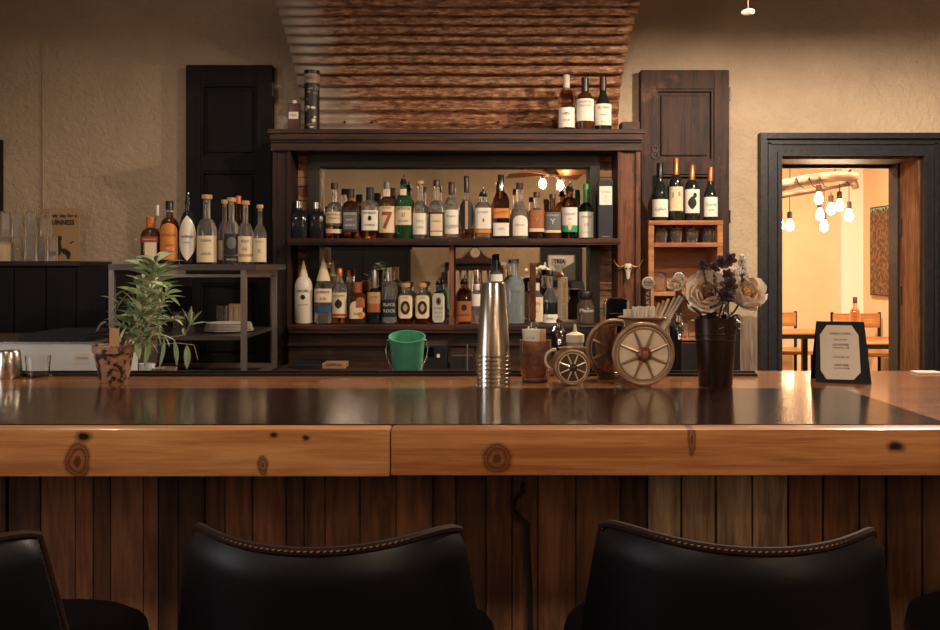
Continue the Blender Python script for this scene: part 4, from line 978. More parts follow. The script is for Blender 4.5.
# green bucket
D = 2.52; bx = WX(408, D)
bu = empty('green_bucket', (bx, D, UZ+.012), 'small green metal bucket with wire handle tilted behind the bar', 'bucket', rot=(.26, 0, 0))
R1, R0_, bh = 17.5*D/F, 12.5*D/F, .150
gm = mat('green_enamel', '#509a7d', rough=.45, var=.15, vscale=25)
MB().rev([(R0_, 0), (R0_+.001, .003), (R1, bh), (R1+.002, bh+.001), (R1+.002, bh+.005), (R1-.001, bh+.005), (R1-.002, bh), (R0_-.001, .004)], seg=36).build('bucket_body', gm, bu, True)
MB().rev([(R0_+.0095*0+ (R1-R0_)*.33+.0006, bh*.32), (R0_+(R1-R0_)*.36+.0012, bh*.35), (R0_+(R1-R0_)*.38+.0006, bh*.38)], seg=36, cap=False).build('raised_band', gm, bu, True)
wire = [(-(R1+.003), 0, bh-.008)]
for i in range(1, 20):
    a = PI*i/20; wire.append((-(R1+.006)*math.cos(a)*1.06, -.012-.045*math.sin(a), bh-.008-.078*math.sin(a)**.8))
wire.append((R1+.003, 0, bh-.008))
MB().tube(wire, .0013, seg=6).build('wire_handle', steel, bu, True)
for s_ in (-1, 1): MB().ball((s_*(R1+.001), 0, bh-.008), .005, seg=10).build('handle_lug', steel, bu, True)
# things on the ledge and under counter, centre
def dbox(name, x0, x1, y0, y1, D, dep, bz, m, label, cat, extra=None):
    h = WZ(y0, D)-bz; r = empty(name, (WX((x0+x1)/2, D), D, bz), label, cat); hw_ = (x1-x0)/2*D/F
    MB().box((-hw_, 0, 0), (hw_, dep, h), bev=.003).build('case', m, r); return r, hw_, h
blkpl = mat('black_plastic', '#15161a', rough=.4)
r, hw_, h = dbox('cash_register', 418, 447, 345, 372, 4.05, .25, LEDZ, blkpl, 'black cash terminal on the ledge right of the bucket', 'register')
MB().box((hw_*.3, -.001, .05), (hw_*.5, .001, .065)).build('label', paperW, r); MB().box((-hw_*.8, -.002, h*.5), (hw_*.1, .001, h*.9)).build('screen', mat('dark_screen', '#0c0d12', rough=.1), r)
r, hw_, h = dbox('speaker_box', 450, 474, 352, 372, 4.05, .2, LEDZ, mat('brown_black', '#1e1613', rough=.5), 'small dark box on the ledge left of the shaker tins', 'box')
MB().box((-hw_*.9, -.0015, h*.75), (hw_*.9, .001, h*.85)).build('trim_line', mat('dull_brass', '#6a5138', rough=.5, metal=.4), r)
r, hw_, h = dbox('black_tray', 292, 322, 364, 373, 4.05, .2, LEDZ, blkpl, 'black tray on the ledge at the left of the back bar', 'tray')
MB().box((-hw_*.9, .01, h), (hw_*.9, .19, h+.004)).build('rim', blackm, r)
r, hw_, h = dbox('paper_box', 322, 345, 363.5, 373, 4.05, .12, LEDZ, mat('kraft_paper', '#93704f', rough=.7), 'small brown box with dark lettering on the ledge left of the bucket', 'box')
flat_text('NAPKIN', .022, inkK, r, (0, -.001, h*.75), width=hw_*1.3)
tag(MB().tube([W(467, 372+40, 4.0), W(467.5, 344, 4.0)], .003, seg=6).build('thin_metal_rod', steel, None, True), 'thin upright metal rod on the ledge beside the tins', 'rod')

# shaker tins
x, y = on_bar(493.3, 386)
for i in range(8):
    h0 = .165; z = BZ+.0095*i; k = 1
    o = empty('shaker_tin', (x, y, z), ['lowest tin of the upturned steel shaker stack', 'second tin from the bottom of the shaker stack', 'third tin from the bottom of the shaker stack', 'fourth tin from the bottom of the shaker stack', 'fifth tin from the bottom of the shaker stack', 'sixth tin from the bottom of the shaker stack', 'tin just under the top one of the shaker stack', 'topmost tin of the tall shaker stack, its flat base uppermost'][i], 'shaker tin', 'stacked steel shaker tins on the bar')
    rb = .0385
    MB().rev([(rb-.0009, 0), (rb-.001, .001), (rb-.0119*.98, h0-.003), (rb-.0135, h0)], seg=48).build('cup_wall', steel, o, True)
    MB().rev([(rb-.0008, 0), (rb+.0006, .0008), (rb+.0006, .0022), (rb-.0012, .003)], seg=48, cap=False).build('rolled_rim', chrome, o, True)
# brown glass mug with packets
def handle(g, c, rx, rz, r, side=-1, n=12, yo=0):
    g.tube([(c[0]+side*rx*math.sin(PI*i/n), c[1]+yo, c[2]+rz*math.cos(PI*i/n)) for i in range(n+1)], r, seg=8)
x, y = on_bar(535.5, 381)
mug_glass = mat('brown_tinted_glass', (.50, .27, .18), rough=.05, trans=.85, ior=1.3, coat=1)
k = y/F; r = empty('ribbed_brown_mug', (x, y, BZ), 'brown tinted ribbed glass mug holding sugar packets', 'mug')
H_ = 41*k; Rm = 15.5*k
g = MB(); seg = 40; prof = [(.75, 0), (.86, .02), (.80, .10), (.93, .22), (1.0, .5), (1.02, 1.0)]; prof = [(a, b_) for a, b_ in prof]
inner = [(.92, 1.0), (.88, .5), (.8, .2), (.6, .1)]
vs = []; fs = []
for a, b_ in prof+inner:
    for i in range(seg):
        t = 2*PI*i/seg; q = a*(1+(.05*math.cos(10*t) if b_ > .05 and b_ < .9 and (a, b_) in prof else 0)); vs.append((Rm*q*math.cos(t), Rm*q*math.sin(t), H_*b_))
m_ = len(prof+inner)
for j in range(m_-1):
    for i in range(seg): i2 = (i+1) % seg; fs.append((j*seg+i, j*seg+i2, (j+1)*seg+i2, (j+1)*seg+i))
fs.append(tuple(range(seg))[::-1]); fs.append(tuple((m_-1)*seg+i for i in range(seg)))
mesh_obj('mug_body', vs, fs, mug_glass, r, True)
g = MB(); handle(g, (Rm*.95, 0, H_*.5), .018, .028, .004, 1); g.build('handle', mug_glass, r, True)
random.seed(5)
for i in range(9):
    o = MB().box((-.014, -.0012, 0), (.014, .0012, .055), bev=.0008).build('sugar_packet', [mat('white_packet', '#d5d2c8', rough=.6), mat('tan_packet', '#b89470', rough=.6)][i in (7, 8)], None)
    o.location = (x-.014+(i % 3)*.0035+(.018 if i > 6 else 0), y-.014+i*.0035, BZ+H_*.68+.002*random.random()); o.rotation_euler = (.06*random.uniform(-1, 1), .05*random.uniform(-1, 1), .1*random.uniform(-1, 1))
    flat_text('SUGAR', .008, inkG, o, (0, -.0016, .035), width=.02) if i == 0 else None
    tag(o, 'front white sugar packet with grey print in the brown mug' if i == 0 else ('tan sugar packet at the back of the brown mug' if i > 6 else 'white sugar packet packed behind the front one in the brown mug'), 'sugar packet', 'sugar packets in the brown mug' if i == 0 else ('tan sugar packets' if i > 6 else 'white sugar packets'))
# small wheel mug
bronze = mat('antique_brass_glaze', '#8d6f55', rough=.32, metal=.35, var=.25, vscale=30)
bronzed = mat('dark_bronze_glaze', '#4c3325', rough=.35, metal=.3, var=.2, vscale=30)
bronzel = mat('pale_pewter_glaze', '#d3c2ab', rough=.22, metal=.25, var=.2, vscale=20)
def wheel(g_rim, g_plate, g_spoke, g_hub, R, y0, ns=8, plate=True, cz=None):
    cz = R if cz is None else cz
    g_rim.torus((0, y0, cz), R*.925, R*.075, seg=48, sub=10); g_spoke.torus((0, y0-.002, cz), R*.80, R*.03, seg=48, sub=6)
    M = Matrix.Translation((0, y0+.001, cz)) @ Matrix.Rotation(PI/2, 4, 'X')
    if plate: g_plate.rev([(R*.88, -.004), (R*.88, .002), (R*.3, .0035), (.001, .004)], seg=40, M=M)
    for i in range(ns):
        a = 2*PI*(i+.5)/ns; c, s_ = math.cos(a), math.sin(a)
        g_spoke.tube([(c*R*.22, y0-.005, cz+s_*R*.22), (c*R*.80, y0-.003, cz+s_*R*.80)], [R*.055, R*.03], seg=8)
    g_hub.rev([(R*.25, -.002), (R*.25, .006), (R*.16, .009), (R*.12, .014), (R*.05, .015)], seg=24, M=M)
x, y = on_bar(572.5, 385.5); R = 18*y/F
r = empty('wagon_wheel_mug', (x, y+.0, BZ), 'small bronze ceramic mug shaped like a wagon wheel with loop handle', 'mug', rz=.12)
a, b_, c_, d_ = MB(), MB(), MB(), MB(); wheel(a, b_, c_, d_, R, -.0)
a.build('wheel_rim', bronze, r, True); b_.build('wheel_plate', bronzed, r, True); c_.build('spokes', bronzel, r, True); d_.build('hub', bronzed, r, True)
M = Matrix.Translation((0, .055, R)) @ Matrix.Rotation(PI/2, 4, 'X')
MB().rev([(R*.95, -.0), (R*.98, .03), (R*.95, .052)], seg=40, M=M).build('body', bronze, r, True)
MB().rev([(R*.62, R*1.6), (R*.75, R*2.02), (R*.85, R*2.06), (R*.70, R*2.03), (R*.55, R*1.7)], seg=28, c=(.006, .028, 0), asp=.7).build('mouth', bronze, r, True)
g = MB(); handle(g, (-R*.78, .028, R*1.38), R*.62, R*.58, .0032, -1); g.build('handle', bronzel, r, True)
# black card folder + squeeze bottle behind
r = empty('squeeze_bottle', (WX(575, 2.42), 2.42, UZ), 'cream squeeze bottle with nozzle behind the small wheel mug', 'bottle')
k = 2.42/F; H_ = WZ(324, 2.42)-UZ
MB().rev([(8*k, 0), (8*k, H_*.78), (7*k, H_*.80)], seg=20).build('body', mat('cloudy_plastic', '#9b8a78', rough=.4, trans=.2), r, True)
MB().rev([(9*k, H_*.76), (9*k, H_*.86), (2*k, H_*.9), (1*k, H_)], seg=20).build('nozzle_cap', paperC, r, True)
r = MB().box((-.035, -.012, 0), (.035, .012, .30), bev=.002).build('black_card_folder', mat('black_leatherette', '#15171f', rough=.45), None)
r.location = (WX(592, 2.5), 2.5, UZ); r.rotation_euler = (0, .0, .1); r.scale = (1, 1, (WZ(326, 2.5)-UZ)/.30)
tag(r, 'upright black bill folder standing behind the small wheel mug', 'folder')
r = empty('amber_beer_glass', (WX(606, 2.17), 2.17, BZ), 'brown glass tumbler half hidden behind the large wheel holder', 'glass')
MB().rev([(.020, 0), (.021, .004), (.0255, .125), (.0235, .125), (.019, .012)], seg=24).build('glass_body', mug_glass, r, True)

# large wheel holder with straws
x, y = on_bar(643.5, 386.5); R = 32.3*y/F
r = empty('wagon_wheel_straw_holder', (x, y, BZ), 'large pewter and bronze wagon-wheel holder filled with straws', 'straw holder', rz=.10)
a, b_, c_, d_ = MB(), MB(), MB(), MB(); wheel(a, b_, c_, d_, R, 0)
a.build('wheel_rim', bronze, r, True); b_.build('wheel_plate', bronzel, r, True); c_.build('spokes', mat('aged_brass_glaze', '#94785c', rough=.3, metal=.4), r, True); d_.build('hub', mat('copper_hub', '#7d4a37', rough=.35, metal=.4), r, True)
a, b_, c_, d_ = MB(), MB(), MB(), MB(); M4 = Matrix.Translation((-.030, .135, 0))
for g_ in (a, c_, d_): pass
wheel(a, b_, c_, d_, R, 0, plate=False)
for nm, g_, m_ in (('rear_wheel_rim', a, bronze), ('rear_spokes', c_, bronze), ('rear_hub', d_, bronzed)):
    o = g_.build(nm, m_, r, True); o.location = (-.030, .135, 0)
M = Matrix.Translation((-.004, .118, R)) @ Matrix.Rotation(PI/2, 4, 'X')
MB().rev([(R*.62, 0), (R*.66, .1), (R*.62, .113)], seg=40, M=M).build('drum_body', bronzed, r, True)
MB().rev([(R*.50, R*1.45), (R*.62, R*2.0), (R*.84, R*2.10), (R*.80, R*2.13), (R*.58, R*2.03), (R*.46, R*1.5)], seg=32, c=(.018, .06, 0), asp=.8).build('open_mouth', bronze, r, True)
MB().box((-.02, .128, R*.95), (.0, .14, R*1.05)).build('axle', bronzed, r)
straw = mat('white_straw', '#cfc4b4', rough=.4); strawt = mat('paper_straw', '#b79f84', rough=.5)
SX, SY = x+.018, y+.06
random.seed(9)
def place_rod(name, p, d, L_, rad, m, label, group):
    g = MB().rev([(rad, 0), (rad, L_), (rad*.8, L_), (rad*.8, .002)], seg=10, cap=False)
    o = g.build(name, m, None, True); o.location = p; o.rotation_euler = Vector((0, 0, 1)).rotation_difference(Vector(d).normalized()).to_euler(); tag(o, label, name.replace('_', ' '), group); return o
for i in range(26):
    cx_, cy_ = -.024+.045*((i % 9)/8), -.012+.012*(i//9)
    place_rod('straw', (SX+cx_-.004, SY+cy_, BZ+R*1.55), (random.uniform(-.04, .04), random.uniform(-.03, .03), 1), .062+.003*random.random(), .0026, straw, 'short white straw standing in the white bundle of the large wheel holder', 'upright straws in the wheel holder')
lbs = ['slanted straw, leftmost of the leaning bundle', 'slanted straw, second from left of the leaning bundle', 'slanted straw, third from left of the leaning bundle', 'slanted straw, fourth from left of the leaning bundle', 'slanted straw, fifth from left of the leaning bundle', 'slanted straw, rightmost and longest of the leaning bundle']
for i in range(6):
    place_rod('straw', (SX+.004+.006*i, SY-.012+.004*(i % 3), BZ+R*1.62), (.34+.055*i, .0, 1), .072+.006*i, .0028, strawt if i in (0, 1, 3) else straw, lbs[i], 'leaning straws')
for i in range(6):
    place_rod('straw', (SX-.047+.0035*i, SY+.012, BZ+R*1.78), (-.05, 0, 1), .040, .0022, straw, ['thin straw at the far left of the wheel holder', 'thin straw, second from the left edge of the holder', 'thin straw, third from the left edge of the holder', 'thin straw, fourth from the left edge of the holder', 'thin straw, fifth from the left edge of the holder', 'thin straw touching the white bundle on its left side'][i], 'thin straws at the left of the holder')
place_rod('wooden_muddler', (WX(612, 2.18), 2.17, BZ+.075), (-.30, 0, 1), .075, .0038, mat('muddler_wood', '#a2643c', rough=.5), 'wooden muddler leaning left out of the brown glass tumbler', None)
# ---- vase & flowers
x, y = on_bar(715.5, 386); k = y/F
vm = mat('dark_bronze_vase', '#33231d', rough=.33, metal=.65, var=.15, vscale=12)
r = empty('bronze_vase', (x, y, BZ), 'dark bronze metal vase with banded rim on the bar', 'vase')
H_ = 68*k
MB().rev([(16*k, 0), (16.4*k, .002), (19.2*k, H_*.68), (19.9*k, H_*.69), (19.6*k, H_*.72), (19.6*k, H_*.76), (20.2*k, H_*.77), (19.9*k, H_*.80), (20.6*k, H_), (19.6*k, H_), (18.5*k, H_*.75), (14*k, .006)], seg=44).build('vase_body', vm, r, True)
VX, VY, VZ = x, y, BZ
petal_o = mat('blush_petal', '#f3dcc4', rough=.55, var=.12, vscale=30, sheen=.2)
petal_w = mat('cream_petal', '#f7eddf', rough=.55, var=.08, vscale=30, sheen=.2)
heart_b = mat('brown_flower_heart', '#6a3a26', rough=.6, var=.4, vscale=80)
heart_o = mat('peach_flower_heart', '#d29a63', rough=.6, var=.3, vscale=80)
succ = mat('purple_brown_succulent', '#3a2426', rough=.45, var=.4, vscale=60)
greenl = mat('dusty_green_leaf', '#5d5a42', rough=.6, var=.3, vscale=40)
stemg = mat('green_stem', '#3e3a26', rough=.6)
def petal(g, M, L_, wd, cup, open_):
    """petal starting at origin along +z, cupped towards +y, tilted outward by open_"""
    n = 8; m2 = 6; vs = []; fs = []
    for j in range(n+1):
        t = j/n; w_ = 1.55*wd*(math.sin(PI*(.12+.80*t))**.6)*(.6+.5*t); ang = open_*(1-.0*t)-cup*t
        # arc
        z = L_*(math.sin(open_)-math.sin(open_-cup*t))/cup if abs(cup) > 1e-3 else L_*t*math.cos(open_)
        yy = 0
        # integrate along a curve bending inward
        ang0 = open_; steps_ = 6; py = pz = 0
        for q in range(steps_):
            aa = ang0-cup*t*(q+.5)/steps_; py += -math.sin(aa)*L_*t/steps_; pz += math.cos(aa)*L_*t/steps_
        for i in range(m2+1):
            u = -1+2*i/m2; e = .06*wd*math.sin(u*7+j)*t
            vs.append(Vector((u*w_, py+(u*u)*w_*.38, pz-(abs(u)**3)*L_*.10*t+e)))
    for j in range(n):
        for i in range(m2): a = j*(m2+1)+i; fs.append((a, a+1, a+m2+2, a+m2+1))
    g.add([M @ v for v in vs], fs)
def peony(px, py, dy, R, face, label, heart, pm1=petal_o, pm2=petal_w, name='peony', low=4):
    w = W(px, py, VY+dy); r = empty(name, tuple(w), label, 'flower', 'flowers in the bronze vase'); R *= 1.12
    rot = Vector((0, 0, 1)).rotation_difference(Vector(face).normalized()).to_matrix().to_4x4()
    base = Matrix.Translation(rot @ Vector((0, 0, -R*.75))) @ rot
    g = MB(); g2 = MB()
    def shell(gg, Rk, az, hw_, t1, flare, ph):
        n, m2 = 9, 8; vs = []; fs = []
        for a_ in range(n+1):
            t = a_/n; th = PI*.97+(t1-PI*.97)*t
            for b2 in range(m2+1):
                u = -1+2*b2/m2; wdt = hw_*(math.sin(PI*(.15+.72*t))**.5)
                th2 = th+abs(u)**2.5*.28*t; rr_ = Rk*(1+flare*t**3+.035*math.sin(u*5+ph)*t+.05*abs(u)*t)
                vs.append(Vector((rr_*math.sin(th2)*math.cos(az+u*wdt), rr_*math.sin(th2)*math.sin(az+u*wdt), Rk*.75+rr_*math.cos(th2))))
        for a_ in range(n):
            for b2 in range(m2): q = a_*(m2+1)+b2; fs.append((q, q+1, q+m2+2, q+m2+1))
        gg.add([base @ v for v in vs], fs)
    for ring, (n, Rk, hw_, t1, fl) in enumerate(((4, .42, .95, .85, .05), (5, .58, .85, .95, .08), (5, .76, .80, 1.10, .12), (6, .96, .70, 1.28, .2))):
        for i in range(n): shell(g if ring < 3 else g2, R*Rk*random.uniform(.96, 1.05), 2*PI*i/n+ring*.6+random.uniform(-.1, .1), hw_, t1+random.uniform(-.1, .15), fl, i*1.7+ring)
    for i in range(low):
        a = 2*PI*i/max(1, low)+.4; petal(g2, base @ Matrix.Rotation(a, 4, 'Z'), R*1.25*random.uniform(.9, 1.1), R*.42, .5, 1.45+random.uniform(0, .3))
    g.build('inner_petals', pm1, r, True); g2.build('outer_petals', pm2, r, True)
    h = MB(); h.ball((0, 0, 0), R*.30, seg=14, sc=(1, 1, .8), M=base @ Matrix.Translation((0, 0, R*.50)))
    for i in range(26):
        a = random.uniform(0, 2*PI); q = random.uniform(.0, .30)*R; h.ball((q*math.cos(a), q*math.sin(a), R*(.52+.22)), R*.07, seg=6, M=base)
    h.build('flower_heart', heart, r, True)
    v = Vector((VX, VY, VZ+.13))-w; s0 = rot @ Vector((0, 0, -R*.7))
    MB().tube([s0, s0+(v-s0)*.35+Vector((0, 0, -.01)), v*.95, v+Vector((0, 0, -.08))], .0022, seg=6).build('stem', stemg, r, True)
    return r
random.seed(31)
peony(707, 291, -.012, .036, (-.35, -1, .4), 'large cream peony with open brown heart at the left of the vase', heart_b)
peony(749, 290, -.005, .034, (.25, -.9, .7), 'large cream peony with peach heart at the right of the vase', heart_o)
peony(727, 277, .025, .028, (-.1, -.6, 1), 'blush peony at the back between the two large ones', heart_o, low=2)
peony(675, 284, .0, .0125, (-.3, -1, .4), 'small cream blossom sticking out left over the straws', petal_o, low=3, name='small_blossom')
# dark succulents
def rosette(g, c, R, face, n=3, pts=6):
    rot = Vector((0, 0, 1)).rotation_difference(Vector(face).normalized()).to_matrix().to_4x4()
    for ring in range(n):
        for i in range(pts):
            a = 2*PI*i/pts+ring*.5; op = .35+.42*ring; L_ = R*(.7+.25*ring)
            M = Matrix.Translation(c) @ rot @ Matrix.Rotation(a, 4, 'Z') @ Matrix.Rotation(op, 4, 'X')
            g.ball((0, 0, L_*.5), .5, seg=8, sc=(L_*.62, L_*.22, L_), M=M)
def sprig(name, pts, R, label, cat='flower', m=succ):
    w0 = W(pts[0][0], pts[0][1], VY+pts[0][2]); r = empty(name, tuple(w0), label, cat, 'flowers in the bronze vase'); g = MB()
    for px, py, dy, s_ in pts: w = W(px, py, VY+dy); rosette(g, w-w0, R*s_, (random.uniform(-.4, .4), -1, .35))
    g.build('rosettes', m, r, True); v = Vector((VX, VY, VZ+.13))-w0
    last = W(pts[-1][0], pts[-1][1], VY+pts[-1][2])-w0
    MB().tube([(0, 0, 0), last, last.lerp(v, .6), v+Vector((0, 0, -.08))], .0025, seg=6).build('stem', stemg, r, True)
sprig('dark_succulent', [(727, 276, -.035, .8), (729, 286, -.046, 1.0), (725, 296, -.046, 1.15)], .019, 'dark purple rosette sprig in front between the two large peonies')
sprig('dark_succulent', [(721, 263, .0, .9), (729, 260, .0, 1), (714, 268, .0, .8)], .017, 'dark brown rosette cluster rising above the middle of the flowers')
sprig('dark_bud', [(702.5, 264, -.0, .8), (703, 268, .0, .7)], .013, 'dark bud sticking up at the left top of the flowers')
# white spire
w = W(743, 268, VY+.01); r = empty('white_spire_blossom', tuple(w), 'small white spire blossom pointing up at the back right of the flowers', 'flower', 'flowers in the bronze vase')
g = MB()
for i in range(60):
    t = random.random(); a = random.uniform(0, 2*PI); q = .011*(1-t*.75); g.ball((q*math.cos(a)-.003*t, q*math.sin(a), -.028+.060*t), .0042, seg=6)
g.build('florets', mat('white_floret', '#cfc8bb', rough=.6), r, True)
v = Vector((VX, VY, VZ+.13))-w; MB().tube([(0, 0, .02), (0, 0, -.03), v*.7, v+Vector((0, 0, -.08))], .002, seg=6).build('stem', stemg, r, True)
r = empty('leaf_sprig', (VX, VY, VZ+.13), 'dark foliage filling the vase mouth under the flowers', 'foliage', 'flowers in the bronze vase')
LV = [MB(), MB()]
for i in range(44):
    a = random.uniform(0, 2*PI); leaf(Vector((random.uniform(-.02, .03), random.uniform(-.02, .02), random.uniform(-.01, .02))), Vector((math.cos(a)*.7, math.sin(a)*.7-.2, random.uniform(.1, .9))), random.uniform(.03, .052), random.uniform(.007, .011), 1.0, i % 2)
LV[0].build('dark_leaves', succ, r, True); LV[1].build('green_leaves', greenl, r, True)
MB().tube([(0, 0, .02), (0, 0, -.09)], .006, seg=8).build('stem', stemg, r, True)

# ---- menu holder
xa, ya = on_bar(811.5, 381.5); xb, yb = on_bar(867, 386)
mh = WZ(321.5, 2.13)-BZ
r = empty('menu_holder', (WX(840, 2.13), 2.13, BZ), 'black leather A-frame menu stand with octagonal cream menu on the bar', 'menu stand', rz=-.22)
blk = mat('black_leather_card', '#0b0b0f', rough=.5, bump=.2, bscale=300, spec=.2)
hwm = .056; t_ = .10
def tri():   # tent profile: front leaf leans back, rear leaf leans forward
    dep = .045
    for nm, sgn in (('front_leaf', -1), ('rear_leaf', 1)):
        g = MB(); y0 = sgn*dep
        vs = [(-hwm-.004, y0, 0), (hwm+.004, y0, 0), (hwm-.004, sgn*.003, mh), (-hwm+.004, sgn*.003, mh)]
        th = Vector((0, .004*sgn*-1, 0)); vv = [Vector(q) for q in vs]; v2 = [q+th for q in vv]
        g.add(vv+v2, [(0, 1, 2, 3), (7, 6, 5, 4), (0, 4, 5, 1), (1, 5, 6, 2), (2, 6, 7, 3), (3, 7, 4, 0)]); g.build(nm, blk, r)
    g = MB(); g.add([(hwm+.0035, -dep+.002, 0), (hwm+.0035, dep-.002, 0), (hwm-.004, .002, mh-.002), (hwm-.004, -.002, mh-.002)], [(0, 1, 2, 3)])
    g.add([(hwm+.0015, -dep+.002, 0), (hwm+.0015, dep-.002, 0), (hwm-.006, .002, mh-.002), (hwm-.006, -.002, mh-.002)], [(3, 2, 1, 0)]); g.build('side_gusset', blk, r)
tri()
tl = math.atan2(.042, mh)
def leafpt(u, v, off=.0008): return Vector((u, -.045+.042*v-off, mh*v))
oc = [(-.034, .05), (.022, .05), (.040, .16), (.044, .80), (.030, .955), (-.022, .955), (-.040, .80), (-.046, .20)]
oc = [(-.046, .20), (-.034, .06), (.024, .06), (.040, .18), (.040, .78), (.026, .94), (-.028, .94), (-.044, .78)]
g = MB(); g.add([leafpt(u-.002, v) for u, v in oc], [tuple(range(8))]); cd = g.build('menu_card', mat('menu_paper', '#cfc4b2', rough=.7), r)
for txt, v, wd, sz in (('SUNDAY SUPPER', .80, .046, .007), ('4PM TO 9PM', .70, .028, .005), ('OLD FASHIONED', .62, .036, .007), ('BOURBON BITTERS ORANGE', .57, .036, .0045), ('COCKTAIL LIST', .42, .036, .0065), ('DRAFT BEER', .29, .030, .0065), ('ASK YOUR SERVER', .24, .034, .0045)):
    flat_text(txt, sz, inkK, cd, tuple(leafpt(-.002, v, .0016)), width=wd, tilt=-math.atan2(.042, mh))
# folded paper on bar right
x, y = on_bar(925, 373); x, y = WX(926, 2.28), 2.28
tag(MB().box((-.03, -.02, 0), (.03, .02, .004)).build('folded_napkin', paperW, None, loc=(x, y, BZ+.0005)), 'small white folded napkin at the far right rear of the bar', 'napkin')

# ---- beer taps
def tower(x, D, name, label, zt_):
    r = empty(name, (x, D, UZ), label, 'beer tap'); return r
tapm = mat('tap_brown_wood', '#7b4428', rough=.4, var=.2, vscale=40)
def faucet(r, z):
    MB().rev([(.022, 0), (.022, .01), (.017, .014), (.017, z-.03)], seg=20).build('tower_column', blackm, r, True)
    MB().rev([(.019, z-.032), (.021, z-.026), (.012, z-.012)], seg=20).build('tower_cap', chrome, r, True)
    g = MB(); g.rev([(.007, z-.02), (.010, z-.012), (.007, z), (.009, z+.006), (.006, z+.012)], seg=14, c=(0, -.03, 0)); g.tube([(0, -.005, z-.035), (0, -.03, z-.03), (0, -.045, z-.04), (0, -.05, z-.062)], [.008, .010, .009, .006], seg=10); g.build('faucet', chrome, r, True)
D = 2.62
r = tower(WX(532, D), D, 'beer_tap', 'beer tap with narrow brown wooden handle behind the sugar mug', 0); z = WZ(322, D)-UZ; faucet(r, z)
hz = WZ(265, D)-UZ
h = MB().box((-.009, -.036, z+.01), (.009, -.026, hz), bev=.003).build('tap_handle', tapm, r)
flat_text('WEST', .014, inkK, h, (0, -.0368, (z+hz)/2), width=.05, rot=PI/2)
MB().box((-.010, -.037, hz), (.012, -.025, hz+.006)).build('handle_tip', capCu, r)
r = tower(WX(558, D), D, 'beer_tap', 'beer tap with tall cream square handle topped by a white lettered plate', 0); z = WZ(322, D)-UZ; faucet(r, z); hz = WZ(277, D)-UZ
h = MB().box((-.011, -.042, z+.008), (.011, -.020, hz), bev=.002).build('tap_handle', mat('cream_handle', '#cdb79a', rough=.45), r); h.rotation_euler = (0, 0, .35)
flat_text('LOST TUNNEL', .013, inkG, h, (0, -.0428, (z+hz)/2+.0), width=(hz-z)*.82, rot=PI/2)
MB().rev([(.013, hz), (.015, hz+.006), (.010, hz+.014)], seg=16, c=(.0, -.030, 0)).build('collar', tapm, r, True)
MB().rev([(.008, hz+.012), (.010, hz+.022), (.016, hz+.034)], seg=16, c=(0, -.03, 0)).build('neck', mat('white_cap_plastic', '#c9bdae', rough=.4), r, True)
pl = MB().box((-.021, -.038, hz+.032), (.021, -.022, hz+.055), bev=.003).build('name_plate', MATS['white_cap_plastic'], r); flat_text('TREA', .016, inkK, pl, (0, -.0386, hz+.044), width=.032, bold=.0006)
D = 2.55
for px, pt, pb, wd, nm, lab in ((645.5, 283, 307, 'round', 'ARTA', 'beer tap with round white badge on a dark lettered handle above the straws'), (676, 280, 306, 'oval', '', 'beer tap with oval white badge in front of the crate')):
    r = tower(WX(px, D), D, 'beer_tap', lab, 0); z = WZ(316, D)-UZ; faucet(r, z); k = D/F
    hz = WZ(pt, D)-UZ
    h = MB().box((-.008, -.036, z+.01), (.008, -.024, hz-.004), bev=.002).build('tap_handle', mat('dark_brown_handle', '#35201a', rough=.4), r)
    if nm: flat_text(nm, .014, paperC, h, (0, -.0368, (z+hz)/2), width=.05, rot=PI/2)
    M = Matrix.Translation((0, -.037, hz)) @ Matrix.Rotation(PI/2, 4, 'X'); q = .0175
    MB().rev([(q, -.003), (q, .002), (q*.92, .004)], seg=28, M=M @ Matrix.Scale(1.25 if wd == 'oval' else 1, 4, (0, 1, 0))).build('badge', mat('white_badge', '#b9b2a8', rough=.4), r, True)
    b2 = flat_text('Irish' if wd == 'round' else 'Craft', .012, inkK, r, (0, -.0425, hz+.003), width=.022); 
    MB().box((-.011, -.0425, hz-.006), (.011, -.0418, hz-.0045)).build('badge_line', inkK, r)
# chrome-framed black font
D = 2.7; k = D/F; r = empty('beer_font', (WX(615, D), D, UZ), 'black beer font with rounded chrome frame left of the large wheel', 'beer font')
hw_, hh = 11*k, WZ(298, D)-UZ
def arch(hw2, z1, y, n=10, rad=.018):
    pts = [(-hw2, y, 0), (-hw2, y, z1-rad)]
    for i in range(1, n): a = PI-PI/2*i/n; pts.append((-hw2+rad+rad*math.cos(a), y, z1-rad+rad*math.sin(a)))
    pts.append((-hw2+rad, y, z1)); pts.append((hw2-rad, y, z1))
    for i in range(1, n): a = PI/2-PI/2*i/n; pts.append((hw2-rad+rad*math.cos(a), y, z1-rad+rad*math.sin(a)))
    pts += [(hw2, y, z1-rad), (hw2, y, 0)]; return pts
MB().tube(arch(hw_, hh, -.03), .0035, seg=8).build('chrome_frame', chrome, r, True)
p0 = arch(hw_-.002, hh-.002, -.028); p1 = [(a, .03, c) for a, _, c in p0]; n = len(p0)
g = MB(); g.add(p0+p1, [tuple(range(n)), tuple(range(n, 2*n))[::-1]]+[(i, n+i, n+(i+1) % n, (i+1) % n) for i in range(n)]); g.build('body', mat('gloss_black', '#0e1013', rough=.12), r)
MB().box((-hw_*.6, -.0295, hh-.045), (hw_*.6, -.0285, hh-.043)).build('highlight_trim', steel, r)

